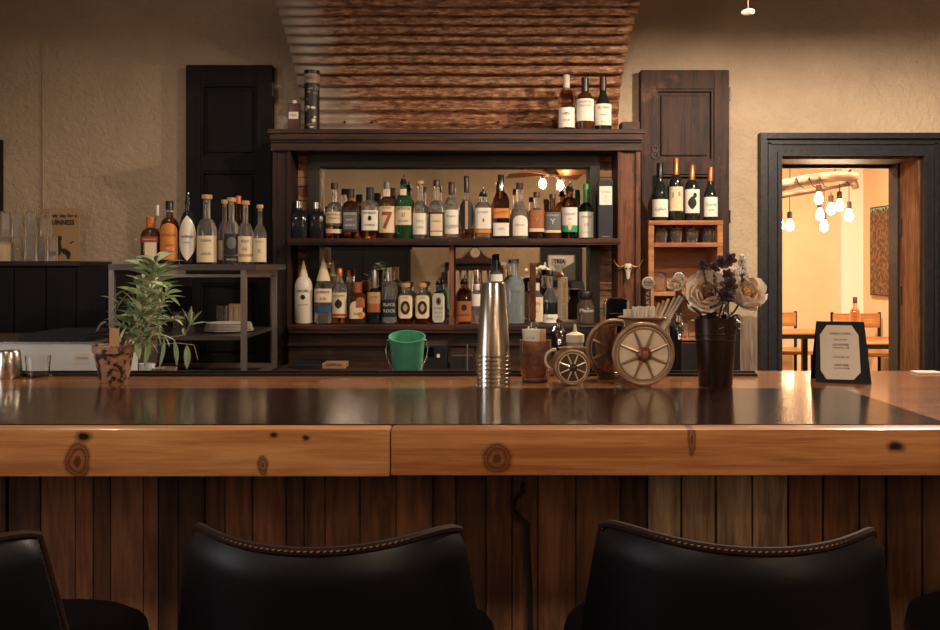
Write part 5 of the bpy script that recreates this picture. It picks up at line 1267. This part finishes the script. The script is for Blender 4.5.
# ---- weathered panel & small post right of the crate
tag(MB().box((WX(740, 4.8), 4.80, 0), (WX(757, 4.8), 4.88, WZ(317, 4.8))).build('weathered_board', wood('grey_weathered_board', '#5f4f42', '#8d7a68', 'z', rough=.7)), 'pale grey weathered board standing against the wall beside the door', 'board')
tag(MB().box((WX(731, 4.75), 4.74, 0), (WX(738, 4.75), 4.79, WZ(318, 4.75))).build('dark_stave', blackwood), 'thin dark wooden stave leaning beside the grey board', 'stave')
tag(MB().rev([(.012, 0), (.02, .004), (.03, .01), (.03, .014)], seg=16, M=Matrix.Rotation(PI/2, 4, 'X')).build('wall_hook', blackm, None, True, loc=(WX(751, 4.88), 4.898, WZ(283, 4.88))), 'small dark round knob on the wall just left of the door trim', 'hook')
# white oval pull hanging from above
w = W(748, 12, 3.4); r = empty('oval_pull', tuple(w), 'white oval pull tag hanging on a thin cord near the top right', 'pull cord')
MB().ball((0, 0, 0), .5, seg=16, sc=(.052, .02, .026), M=Matrix.Rotation(-.12, 4, 'Y')).build('tag_disc', mat('ivory', '#d6c8b2', rough=.4), r, True)
MB().tube([(0, 0, .01), (-.001, 0, 3.0-w.z)], .0015, seg=6).build('cord', paperT, r)

# ================================================================== DINING ROOM
bulbglass = mat('glowing_bulb', '#fff0d8', rough=.3, emis='#ffdcae', estr=14)
sock = mat('dark_socket', '#2a1a12', rough=.5)
DB = 6.5
brw = wood('bare_branch_wood', '#35241a', '#7a5d45', 'x', rough=.85, stretch=6)
r = empty('branch_chandelier', tuple(W(815, 180, DB)), 'bare tree branch hung from the ceiling carrying cords of filament bulbs', 'chandelier')
o0 = W(815, 180, DB)
def LW(px, py, dy=0): return W(px, py, DB+dy)-o0
g = MB(); g.tube([LW(700, 200), LW(745, 192), LW(780, 186), LW(805, 180.5), LW(830, 177), LW(845, 176), LW(856, 178)], [.035, .04, .042, .04, .038, .036, .042], seg=12)
g.tube([LW(843, 177), LW(847, 171), LW(849, 168.5)], [.03, .025, .022], seg=8); g.tube([LW(851, 178), LW(855, 186), LW(856, 189)], [.032, .028, .022], seg=8)
g.build('main_branch', brw, r, True)
g = MB(); g.tube([LW(720, 210, .15), LW(782, 196, .15), LW(812, 191, .12), LW(838, 185, .1), LW(855, 181, .05)], [.02, .018, .018, .022, .03], seg=8); g.build('thin_branch', brw, r, True)
for px in (790, 835): MB().tube([LW(px, 178), (W(px, 178, DB).x-o0.x, 0, 2.7-o0.z)], .004, seg=6).build('hanging_cable', sock, r)
g = MB()
for px in (795, 808, 819): g.tube([LW(px, 182, -.045), LW(px+1, 177, -.045), LW(px+5, 186, -.045), LW(px+9, 188, -.045)], .004, seg=6)
g.build('wound_wire', sock, r, True)
for i, (px, py, dy, top) in enumerate(((818.9, 200, -.05, 176), (820, 216, .05, 188), (831, 210.5, 0, 192), (839.5, 207, .05, 184), (849, 217, 0, 180), (824, 227.5, .1, 190), (789.7, 227, .1, 196), (780, 226, .15, 197))):
    w = W(px, py, DB+dy); s_ = (DB+dy)/F
    q = empty('pendant_bulb', (w.x, w.y, w.z+.06), ['glowing bulb hung highest, directly under the main branch', 'glowing bulb just below the highest one', 'glowing bulb in the middle of the cluster', 'glowing bulb right of the middle one, set slightly higher', 'rightmost glowing bulb of the cluster', 'lowest glowing bulb of the cluster', 'glowing bulb hanging alone at the left, away from the cluster', 'glowing bulb half hidden by the left door frame'][i], 'light bulb', 'filament bulbs on the branch')
    MB().rev([(.003, -.092), (.022, -.082), (.030, -.062), (.030, -.05), (.020, -.022), (.013, -.006), (.012, 0)], seg=20).build('bulb', bulbglass, q, True)
    MB().rev([(.014, -.004), (.018, 0), (.018, .045), (.008, .052)], seg=14).build('socket', sock, q, True)
    cz_ = W(px, top, DB+dy).z-(w.z+.06)
    MB().tube([(0, 0, .05), (0, 0, cz_)], .003, seg=6).build('cord', sock, q)
# painting on the right wall
r = empty('forest_painting', (RX-.03, 7.78, WZ(251, 7.78)), 'framed tree painting with teal sky on the right wall of the dining room', 'painting')
ya_, yb_ = WX, None
y1 = (RX-.03)*F/(870-HX); y0_ = y1-.62
hzp = .38
g = MB().box((-.0, y0_-7.78, -hzp), (.028, y1-7.78, hzp)); g.build('frame', mat('painting_edge', '#2b1a10', rough=.6), r)
pm_, N, L, b = base_mat('forest_canvas')
tcn = N.new('ShaderNodeTexCoord'); sx = N.new('ShaderNodeSeparateXYZ'); L.new(tcn.outputs['Object'], sx.inputs[0])
nn = N.new('ShaderNodeTexNoise'); nn.inputs['Scale'].default_value = 30; nn.inputs['Detail'].default_value = 9; L.new(tcn.outputs['Object'], nn.inputs['Vector'])
rr = N.new('ShaderNodeValToRGB'); e = rr.color_ramp.elements; e[0].position = .4; e[0].color = (*hexc('#2c160a'), 1); e[1].position = .7; e[1].color = (*hexc('#8f6032'), 1); L.new(nn.outputs['Fac'], rr.inputs['Fac'])
ma = N.new('ShaderNodeMath'); ma.operation = 'MULTIPLY_ADD'; ma.inputs[1].default_value = .25; L.new(nn.outputs['Fac'], ma.inputs[0]); L.new(sx.outputs['Z'], ma.inputs[2])
gt = N.new('ShaderNodeMath'); gt.operation = 'GREATER_THAN'; gt.inputs[1].default_value = .475; L.new(ma.outputs[0], gt.inputs[0])
mm = N.new('ShaderNodeMixRGB'); mm.inputs[2].default_value = (*hexc('#6fa38a'), 1); L.new(gt.outputs[0], mm.inputs[0]); L.new(rr.outputs['Color'], mm.inputs[1]); L.new(mm.outputs[0], b.inputs['Base Color'])
MB().box((-.003, y0_-7.78+.01, -hzp+.01), (-.0002, y1-7.78-.01, hzp-.01)).build('canvas', pm_, r)
tw = wood('honey_table_wood', '#8a5830', '#b98250', 'x', rough=.35)
def table(name, x0, x1, y0, y1, z, label):
    r = empty(name, ((x0+x1)/2, (y0+y1)/2, 0), label, 'table'); a, b_ = (x1-x0)/2, (y1-y0)/2
    MB().box((-a, -b_, z-.012), (a, b_, z), bev=.003).build('tabletop', tw, r); MB().box((-a+.004, -b_+.004, z-.045), (a-.004, b_-.004, z-.0125)).build('edge_frame', blackm, r)
    for sx_ in (-1, 1):
        for sy_ in (-1, 1): MB().box((sx_*(a-.03)-.02, sy_*(b_-.03)-.02, 0), (sx_*(a-.03)+.02, sy_*(b_-.03)+.02, z-.046)).build('leg', blackm, r)
    return r
table('dining_table', 1.9, WX(826, 7.0), 6.9, 7.4, WZ(333, 6.9), 'dining table with black edge seen left of the menu stand')
table('dining_table', WX(862, 6.6), 3.45, 6.6, 7.2, WZ(343, 6.6), 'dining table with black legs seen right of the menu stand')
def chair(x, y, rz, label):
    r = empty('dining_chair', (x, y, 0), label, 'chair', 'dining chairs in the next room', rz=rz)
    MB().box((-.21, -.2, .60), (.21, .2, .63), bev=.006).build('seat', tw, r)
    MB().box((-.20, .185, .81), (.20, .205, .93), bev=.004).build('back_panel', tw, r)
    for sx_ in (-1, 1):
        g = MB(); g.tube([(sx_*.2, .2, 0), (sx_*.2, .2, .94)], .014, seg=8); g.build('rear_leg', blackm, r, True)
        g = MB(); g.tube([(sx_*.2, -.19, 0), (sx_*.2, -.19, .6)], .014, seg=8); g.build('front_leg', blackm, r, True)
    MB().tube([(-.2, -.19, .25), (.2, -.19, .25)], .01, seg=6).build('stretcher', blackm, r, True)
chair(WX(781, 7.7), 7.72, 0, 'wooden-backed chair behind the left dining table')
chair(3.27, 7.55, 0, 'wooden-backed chair behind the right dining table')
w = W(855, 322, 6.8); ztb = WZ(343, 6.6)
bottle(855, 297, 10.5, D=6.9, basez=ztb, shape='std', glass=rose, cap='Br', labels=[], label='small pale amber bottle on the right dining table behind the menu', H=WZ(297, 6.9)-ztb)

# ================================================================== ROOM BEHIND THE CAMERA (seen in the mirror)
def RV(px, py, Dv): w = W(px, py, Dv); return Vector((w.x, 2*YM-Dv, w.z))
fy = -.95; fc = RV(551, 172, 2*YM-fy); 
r = empty('ceiling_fan', (fc.x, fc.y, fc.z), 'ceiling fan with wooden blades and two lit bulbs reflected in the mirror', 'ceiling fan')
MB().rev([(.04, -.06), (.09, -.04), (.10, .02), (.06, .05), (.015, .06), (.015, 3.0-fc.z-.03), (.06, 3.0-fc.z-.02), (.06, 3.0-fc.z)], seg=24).build('motor_housing', mat('dark_brass', '#4a3a2c', rough=.4, metal=.6), r, True)
bw = wood('fan_blade_wood', '#7a4e30', '#a8754c', 'x', rough=.4)
for i in range(4):
    a = math.radians(38+90*i); q = MB().box((.10, -.06, -.018), (.62, .06, -.010), bev=.003).build('blade', bw, r); q.rotation_euler = (.55, 0, a)
for sx_, sz_ in ((-.10, -.13), (.10, -.15)):
    MB().rev([(.003, -.06), (.03, -.045), (.038, -.01), (.025, .03), (.016, .045)], seg=18, c=(sx_, .05, sz_)).build('bulb', mat('fan_bulb', '#fff0d8', emis='#ffd9a4', estr=150), r, True)
    MB().tube([(sx_*.3, .02, -.05), (sx_, .05, sz_+.08), (sx_, .05, sz_+.04)], [.012, .014, .02], seg=8).build('lamp_arm', MATS['dark_brass'], r, True)
wy = -1.955
def wallthing(px0, px1, py0, py1, dep=.03, Dv=None):
    Dv = Dv or 2*YM-wy; a = RV(px0, py1, Dv); b_ = RV(px1, py0, Dv); return a, b_
a, b_ = wallthing(540, 582, 247, 287)
r = empty('framed_picture', ((a.x+b_.x)/2, wy, (a.z+b_.z)/2), 'black-framed landscape picture on the far wall, seen in the mirror', 'picture'); hx, hz_ = (b_.x-a.x)/2, (b_.z-a.z)/2
g = MB(); fw = .085
g.box((-hx, 0, -hz_), (-hx+fw, .03, hz_)); g.box((hx-fw, 0, -hz_), (hx, .03, hz_)); g.box((-hx+fw, 0, -hz_), (hx-fw, .03, -hz_+fw)); g.box((-hx+fw, 0, hz_-fw), (hx-fw, .03, hz_)); g.build('frame', blackm, r)
MB().box((-hx+fw, .0, -hz_+fw), (hx-fw, .012, hz_-fw)).build('mount', paperG, r)
g = MB(); g.add([(-hx+fw+.02, .014, -hz_+fw+.02), (hx-fw-.02, .014, -hz_+fw+.02), (hx-fw-.02, .014, hz_-fw-.02), (-hx+fw+.02, .014, hz_-fw-.02)], [(0, 1, 2, 3)]); g.build('sky_print', paperW, r)
g = MB(); g.add([(-hx+fw+.02, .015, -hz_+fw+.02), (hx-fw-.02, .015, -hz_+fw+.02), (hx-fw-.02, .015, .06), (.05, .015, .0), (-hx+fw+.02, .015, -.08)], [(0, 1, 2, 3, 4)]); g.build('hill_print', paperG, r)
# coat rack shelf with arched clock and hanging cloths
a, b_ = wallthing(445, 505, 263, 283)
cxr = (a.x+b_.x)/2; r = empty('coat_rack', (cxr, wy, a.z), 'dark wooden wall rack with hooks on the far wall, seen in the mirror', 'coat rack'); hw2 = (b_.x-a.x)/2; hh = b_.z-a.z
dkw = wood('rack_wood', '#24140e', '#3f251a', 'x', rough=.4)
MB().box((-hw2, 0, hh*.55), (hw2, .03, hh), bev=.004).build('back_board', dkw, r); MB().box((-hw2, 0, hh*.95), (hw2, .14, hh*1.05), bev=.004).build('ledge', dkw, r)
for s_ in (-1, 1): MB().box((s_*hw2-.04, 0, 0), (s_*hw2+.04, .05, hh*.55)).build('end_block', dkw, r)
for i in range(8): xx = -hw2*.8+i*hw2*1.6/7; MB().tube([(xx, .03, hh*.65), (xx, .07, hh*.6), (xx, .075, hh*.7)], .006, seg=6).build('hook', blackm, r, True)
ck = empty('mantel_clock', (WX(475, 11.4), wy+.07, a.z+hh*1.05), 'dark arched mantel clock with white face on the wall rack, seen in the mirror', 'clock')
pts = []; n = 24
for i in range(n+1):
    u = -1+2*i/n; pts.append((u*.27, 0, .04+.16*math.exp(-(u*2.6)**2)))
vs = [(x_, -.05, z_) for x_, _, z_ in pts]+[(.27, -.05, 0), (-.27, -.05, 0)]; m_ = len(vs); vs2 = [(x_, .05, z_) for x_, _, z_ in vs]
MB().add(vs+vs2, []) if False else None
g = MB(); g.add(vs+vs2, [tuple(range(m_)), tuple(range(m_, 2*m_))[::-1]]+[(i, m_+i, m_+(i+1) % m_, (i+1) % m_) for i in range(m_)]); g.build('case', dkw, ck)
M = Matrix.Translation((0, .052, .115)) @ Matrix.Rotation(-PI/2, 4, 'X'); MB().rev([(.06, -.004), (.06, .006)], seg=28, M=M).build('dial', paperC, ck, True)
g = MB(); g.box((-.002, .0585, .115), (.002, .060, .155)); g.box((-.002, .0585, .113), (.03, .060, .117)); g.build('hands', inkK, ck)
cl = mat('pale_cloth', '#b8a78f', rough=.8)
for i in range(8):
    xx = cxr-hw2*.8+i*hw2*1.6/7; g = MB(); n = 12; vs = []; fs = []; hl = .30
    for j in range(9):
        for q in range(n+1):
            u = q/n; vs.append((-.04+.08*u*(.7+.3*j/8)+.0, .012*math.sin(u*9)*(j/8), -hl*j/8))
    for j in range(8):
        for q in range(n): aa = j*(n+1)+q; fs.append((aa, aa+1, aa+n+2, aa+n+1))
    o = mesh_obj('hanging_cloth', vs, fs, cl, None, True, (xx, wy+.08, a.z+hh*.62)); md = o.modifiers.new('t', 'SOLIDIFY'); md.thickness = .004
    tag(o, 'pale cloth hanging from the far wall rack, seen in the mirror', 'cloth', 'pale cloths hung on the rack')
# tall dark screen on the left of the far wall
a, b_ = wallthing(325, 411, 247, 300)
r = empty('dark_sideboard', ((a.x+b_.x)/2, -1.65, 0), 'tall dark cabinet against the far wall, seen at the left of the mirror', 'cabinet')
hw2 = (b_.x-a.x)/2; MB().box((-hw2, -.26, 0), (hw2, .2, b_.z-.03)).build('carcass', blackwood, r); MB().box((-hw2-.02, -.26, b_.z-.03), (hw2+.02, .22, b_.z), bev=.004).build('top_board', blackwood, r)
for s_ in (-1, 0): MB().box((s_*hw2+.02 if s_ else .01, .2, .1), (hw2+s_*hw2-.02 if s_ == 0 else -.01, .215, b_.z-.08), bev=.004).build('door', blackwood, r)

# ================================================================== STOOLS
leather = mat('black_leather', '#0f0f13', rough=.42, bump=.04, bscale=420, spec=.22)
piping = mat('brown_leather_piping', '#24130d', rough=.7, spec=.15)
thread = mat('tan_thread', '#806548', rough=.7)
def stool(x, y, rz, label, ztop=1.0):
    r = empty('bar_stool', (x, y, 0), label, 'bar stool', 'black leather bar stools along the bar', rz=rz)
    nu, nv = 28, 14; zb_, hh = .72, ztop-.72
    def sp(u, v, off):    # u -1..1 across, v 0..1 up
        hw_ = .210-.038*v
        a = u; xx = hw_*math.sin(a*1.15)/math.sin(1.15)
        yy = .145*(1-math.cos(a*1.15))/(1-math.cos(1.15))*(1.0-.15*v) - .045*v   # wings wrap towards the bar, back leans out
        z = zb_+hh*v - .02*(abs(u)**6)*(v**2) + (.012*abs(u)**2)*v
        nx, ny = math.sin(a*1.15), -math.cos(a*1.15)
        return Vector((xx+nx*off, yy+ny*off, z))
    T_ = .017
    vs = []; fs = []
    for side in (1, -1):
        for j in range(nv+1):
            for i in range(nu+1):
                u = -1+2*i/nu; v = j/nv; e = min(1, (1-v)*9, (1-abs(u))*9+.0)
                t = T_*math.sqrt(max(.0, 1-(1-min(1, e))**2))*(1+.25*math.sin(PI*v)) if side > 0 or True else 0
                vs.append(sp(u, v, side*t))
    n1 = (nu+1)*(nv+1)
    for s_ in (0, 1):
        for j in range(nv):
            for i in range(nu):
                a = s_*n1+j*(nu+1)+i; q = (a, a+1, a+nu+2, a+nu+1); fs.append(q if s_ == 0 else q[::-1])
    for i in range(nu): a = i; fs.append((a+n1, a+n1+1, a+1, a))
    mesh_obj('backrest', vs, fs, leather, r, True)
    edge = [sp(-1, v/10, .002) for v in range(0, 11)]+[sp(-1+2*i/28, 1, .002) for i in range(1, 28)]+[sp(1, 1-v/10, .002) for v in range(0, 11)]
    MB().tube(edge, .0058, seg=8).build('edge_piping', piping, r, True)
    g = MB(); L_ = 0; acc = 0
    for a, b_ in zip(edge, edge[1:]):
        d = (b_-a).length; k = max(1, int(d/.0075))
        for q in range(k):
            p = a.lerp(b_, (q+.3)/k); p2 = a.lerp(b_, (q+.75)/k); c0 = Vector((0, -.0058, .0012)); g.tube([p+c0, p2+c0+Vector((0, 0, .001))], .0009, seg=5)
    g.build('stitching', thread, r)
    # seat
    vs = []; fs = []; n = 40; prof = [(0.93, .66), (1.0, .68), (1.02, .715), (1.0, .745), (.93, .757), (.5, .752), (.02, .748)]
    for q, z in prof:
        for i in range(n):
            a = 2*PI*i/n; ca, sa = math.cos(a), math.sin(a); w_ = 1/((abs(ca)**3.4+abs(sa)**3.4)**(1/3.4)); vs.append((.226*q*w_*ca, .272+.25*q*w_*sa, z))
    for j in range(len(prof)-1):
        for i in range(n): i2 = (i+1) % n; fs.append((j*n+i, j*n+i2, (j+1)*n+i2, (j+1)*n+i))
    fs.append(tuple(range(n))[::-1]); fs.append(tuple((len(prof)-1)*n+i for i in range(n)))
    mesh_obj('seat', vs, fs, leather, r, True)
    for sx_ in (-1, 1):
        for y0_, y1_ in ((.07, .02), (.44, .50)):
            MB().tube([(sx_*.17, y0_, .67), (sx_*.19, (y0_+y1_)/2, .4), (sx_*.215, y1_, 0)], .011, seg=8).build('leg', blackm, r, True)
    g = MB(); g.tube([(-.2, .47, .28), (.2, .47, .28)], .009, seg=8); g.build('footrest', blackm, r, True)
    for sx_ in (-1, 1): MB().tube([(sx_*.2, .04, .28), (sx_*.2, .47, .28)], .008, seg=6).build('stretcher', blackm, r, True)
    return r
stool(-.190, 1.13, -.02, 'black leather bar stool with stitched back, left one of the two in front')
stool(.343, 1.13, -.10, 'black leather bar stool with stitched back, right one of the two in front')
stool(-.725, 1.09, .06, 'black leather bar stool cut off by the left edge')
stool(.945, 1.14, -.05, 'black leather bar stool whose seat shows at the right edge')

# ================================================================== LIGHT
def plight(name, loc, e, col, rad=.04, parent=None):
    l = bpy.data.lights.new(name, 'POINT'); l.energy = e; l.color = col; l.shadow_soft_size = rad
    o = bpy.data.objects.new(name, l); link(o); o.location = loc
    if parent: o.parent = parent
    return o
warm = (1, .81, .62)
shade_m = mat('black_enamel_shade', '#1a1816', rough=.4)
for i, (px_, e_, zr, yy) in enumerate(((-1.3, 15, 2.48, 3.3), (.5, 75, 2.50, 2.75), (1.6, 190, 2.48, 3.35))):
    r = empty('pendant_lamp', (px_, yy, zr), ['black pendant lamp above the bar, left', 'black pendant lamp above the bar, centre', 'black pendant lamp above the bar, right'][i], 'pendant lamp', 'pendant lamps above the bar')
    MB().rev([(.16, 0), (.15, .03), (.09, .10), (.04, .13), (.03, .17), (.028, .17), (.036, .128), (.085, .096), (.146, .03), (.157, 0)], seg=32, cap=False).build('shade', shade_m, r, True)
    MB().ball((0, 0, .06), .028, seg=16).build('bulb', mat('pendant_bulb_glow', '#fff0d8', emis='#ffd9a4', estr=6), r, True)
    MB().tube([(0, 0, .16), (0, 0, 3.0-zr)], .004, seg=6).build('cord', blackm, r)
    plight('pendant_light', (0, 0, .015), e_, warm, .03, r)
def ceiling_fill(x, y, z, e, lab, rad=.16, col=(1, .83, .66)):  # unseen ceiling lamps, added to carry fill light
    r = empty('added_ceiling_fill', (x, y, z), lab, 'added fill lamp')
    MB().rev([(rad, -.02), (rad*1.02, 0), (rad*.98, 0), (rad*.96, -.018)], seg=28).build('rim', blackm, r, True)
    MB().rev([(rad*.95, -.012), (rad*.7, -.03), (.01, -.04)], seg=28).build('diffuser', mat('fill_lamp_diffuser', '#fff0d8', emis='#ffe0b8', estr=3), r, True)
    l = bpy.data.lights.new('ceiling_fill_light', 'AREA'); l.shape = 'DISK'; l.size = rad*2; l.energy = e; l.color = col
    o = bpy.data.objects.new('ceiling_fill_light', l); link(o); o.location = (0, 0, -.05); o.parent = r
ceiling_fill(-1.3, -.1, 3.0, 26, 'added round fill lamp on the ceiling over the stools, left')
ceiling_fill(1.5, -.1, 3.0, 44, 'added round fill lamp on the ceiling over the stools, right')
ceiling_fill(2.3, 6.2, 2.7, 165, 'added unseen round fill lamp on the dining room ceiling', rad=.2, col=(1, .80, .58))  # added above the doorway view to brighten the dining room
for sx_, e_, lb in ((-2.75, 12, 'added brass fill lamp on the far wall behind the stools, left side'), (2.9, 78, 'added brass fill lamp on the far wall behind the stools, right side')):  # wall lamps added out of view for low light from the front
    r = empty('added_wall_fill', (sx_, -1.95, 1.95), lb, 'wall lamp')
    MB().box((-.05, 0, -.09), (.05, .02, .09), bev=.004).build('back_plate', mat('brass_plate', '#7a5c34', rough=.35, metal=1), r)
    MB().tube([(0, .02, -.04), (0, .09, -.05), (0, .10, 0)], .008, seg=8).build('arm', MATS['brass_plate'], r, True)
    MB().ball((0, .10, .06), .05, seg=20).build('globe', mat('fill_lamp_globe', '#fff0d8', emis='#ffdcae', estr=8), r, True)
    l = bpy.data.lights.new('wall_fill_light', 'AREA'); l.shape = 'DISK'; l.size = .16; l.energy = e_; l.color = (1, .84, .68)
    o = bpy.data.objects.new('wall_fill_light', l); link(o); o.location = (0, .17, .06); o.rotation_euler = (PI/2, 0, PI+(.35 if sx_ > 0 else -.35)*-1*-1); o.parent = r
for nm, loc, e_ in (('dining_light', W(818, 240, DB-.25), 10), ('dining_light', W(846, 240, DB-.15), 10)):
    plight(nm, loc, e_, (1, .74, .46), .05)
# daylight through the left window
l = bpy.data.lights.new('window_daylight', 'AREA'); l.shape = 'RECTANGLE'; l.size = 1.3; l.size_y = 1.35; l.energy = 26; l.color = (.95, .96, 1)
o = bpy.data.objects.new('window_daylight', l); link(o); o.location = (-3.34, .45, 1.6); o.rotation_euler = (0, -PI/2, 0)
w_ = bpy.data.worlds.new('World'); sc.world = w_; w_.use_nodes = True
w_.node_tree.nodes['Background'].inputs[0].default_value = (.5, .45, .42, 1); w_.node_tree.nodes['Background'].inputs[1].default_value = .05

# ================================================================== CAMERA
cam = bpy.data.cameras.new('Camera'); co = bpy.data.objects.new('Camera', cam); link(co)
co.location = (0, 0, EYE); co.rotation_euler = (PI/2, 0, 0)
cam.sensor_width = 36; cam.lens = 36*F/940; cam.shift_x = 0; cam.shift_y = -50/940; cam.clip_start = .05
sc.camera = co
sc.view_settings.view_transform = 'Standard'; sc.view_settings.look = 'None'; sc.view_settings.gamma = 1; sc.view_settings.use_curve_mapping = False
sc.view_settings.exposure = 0.0
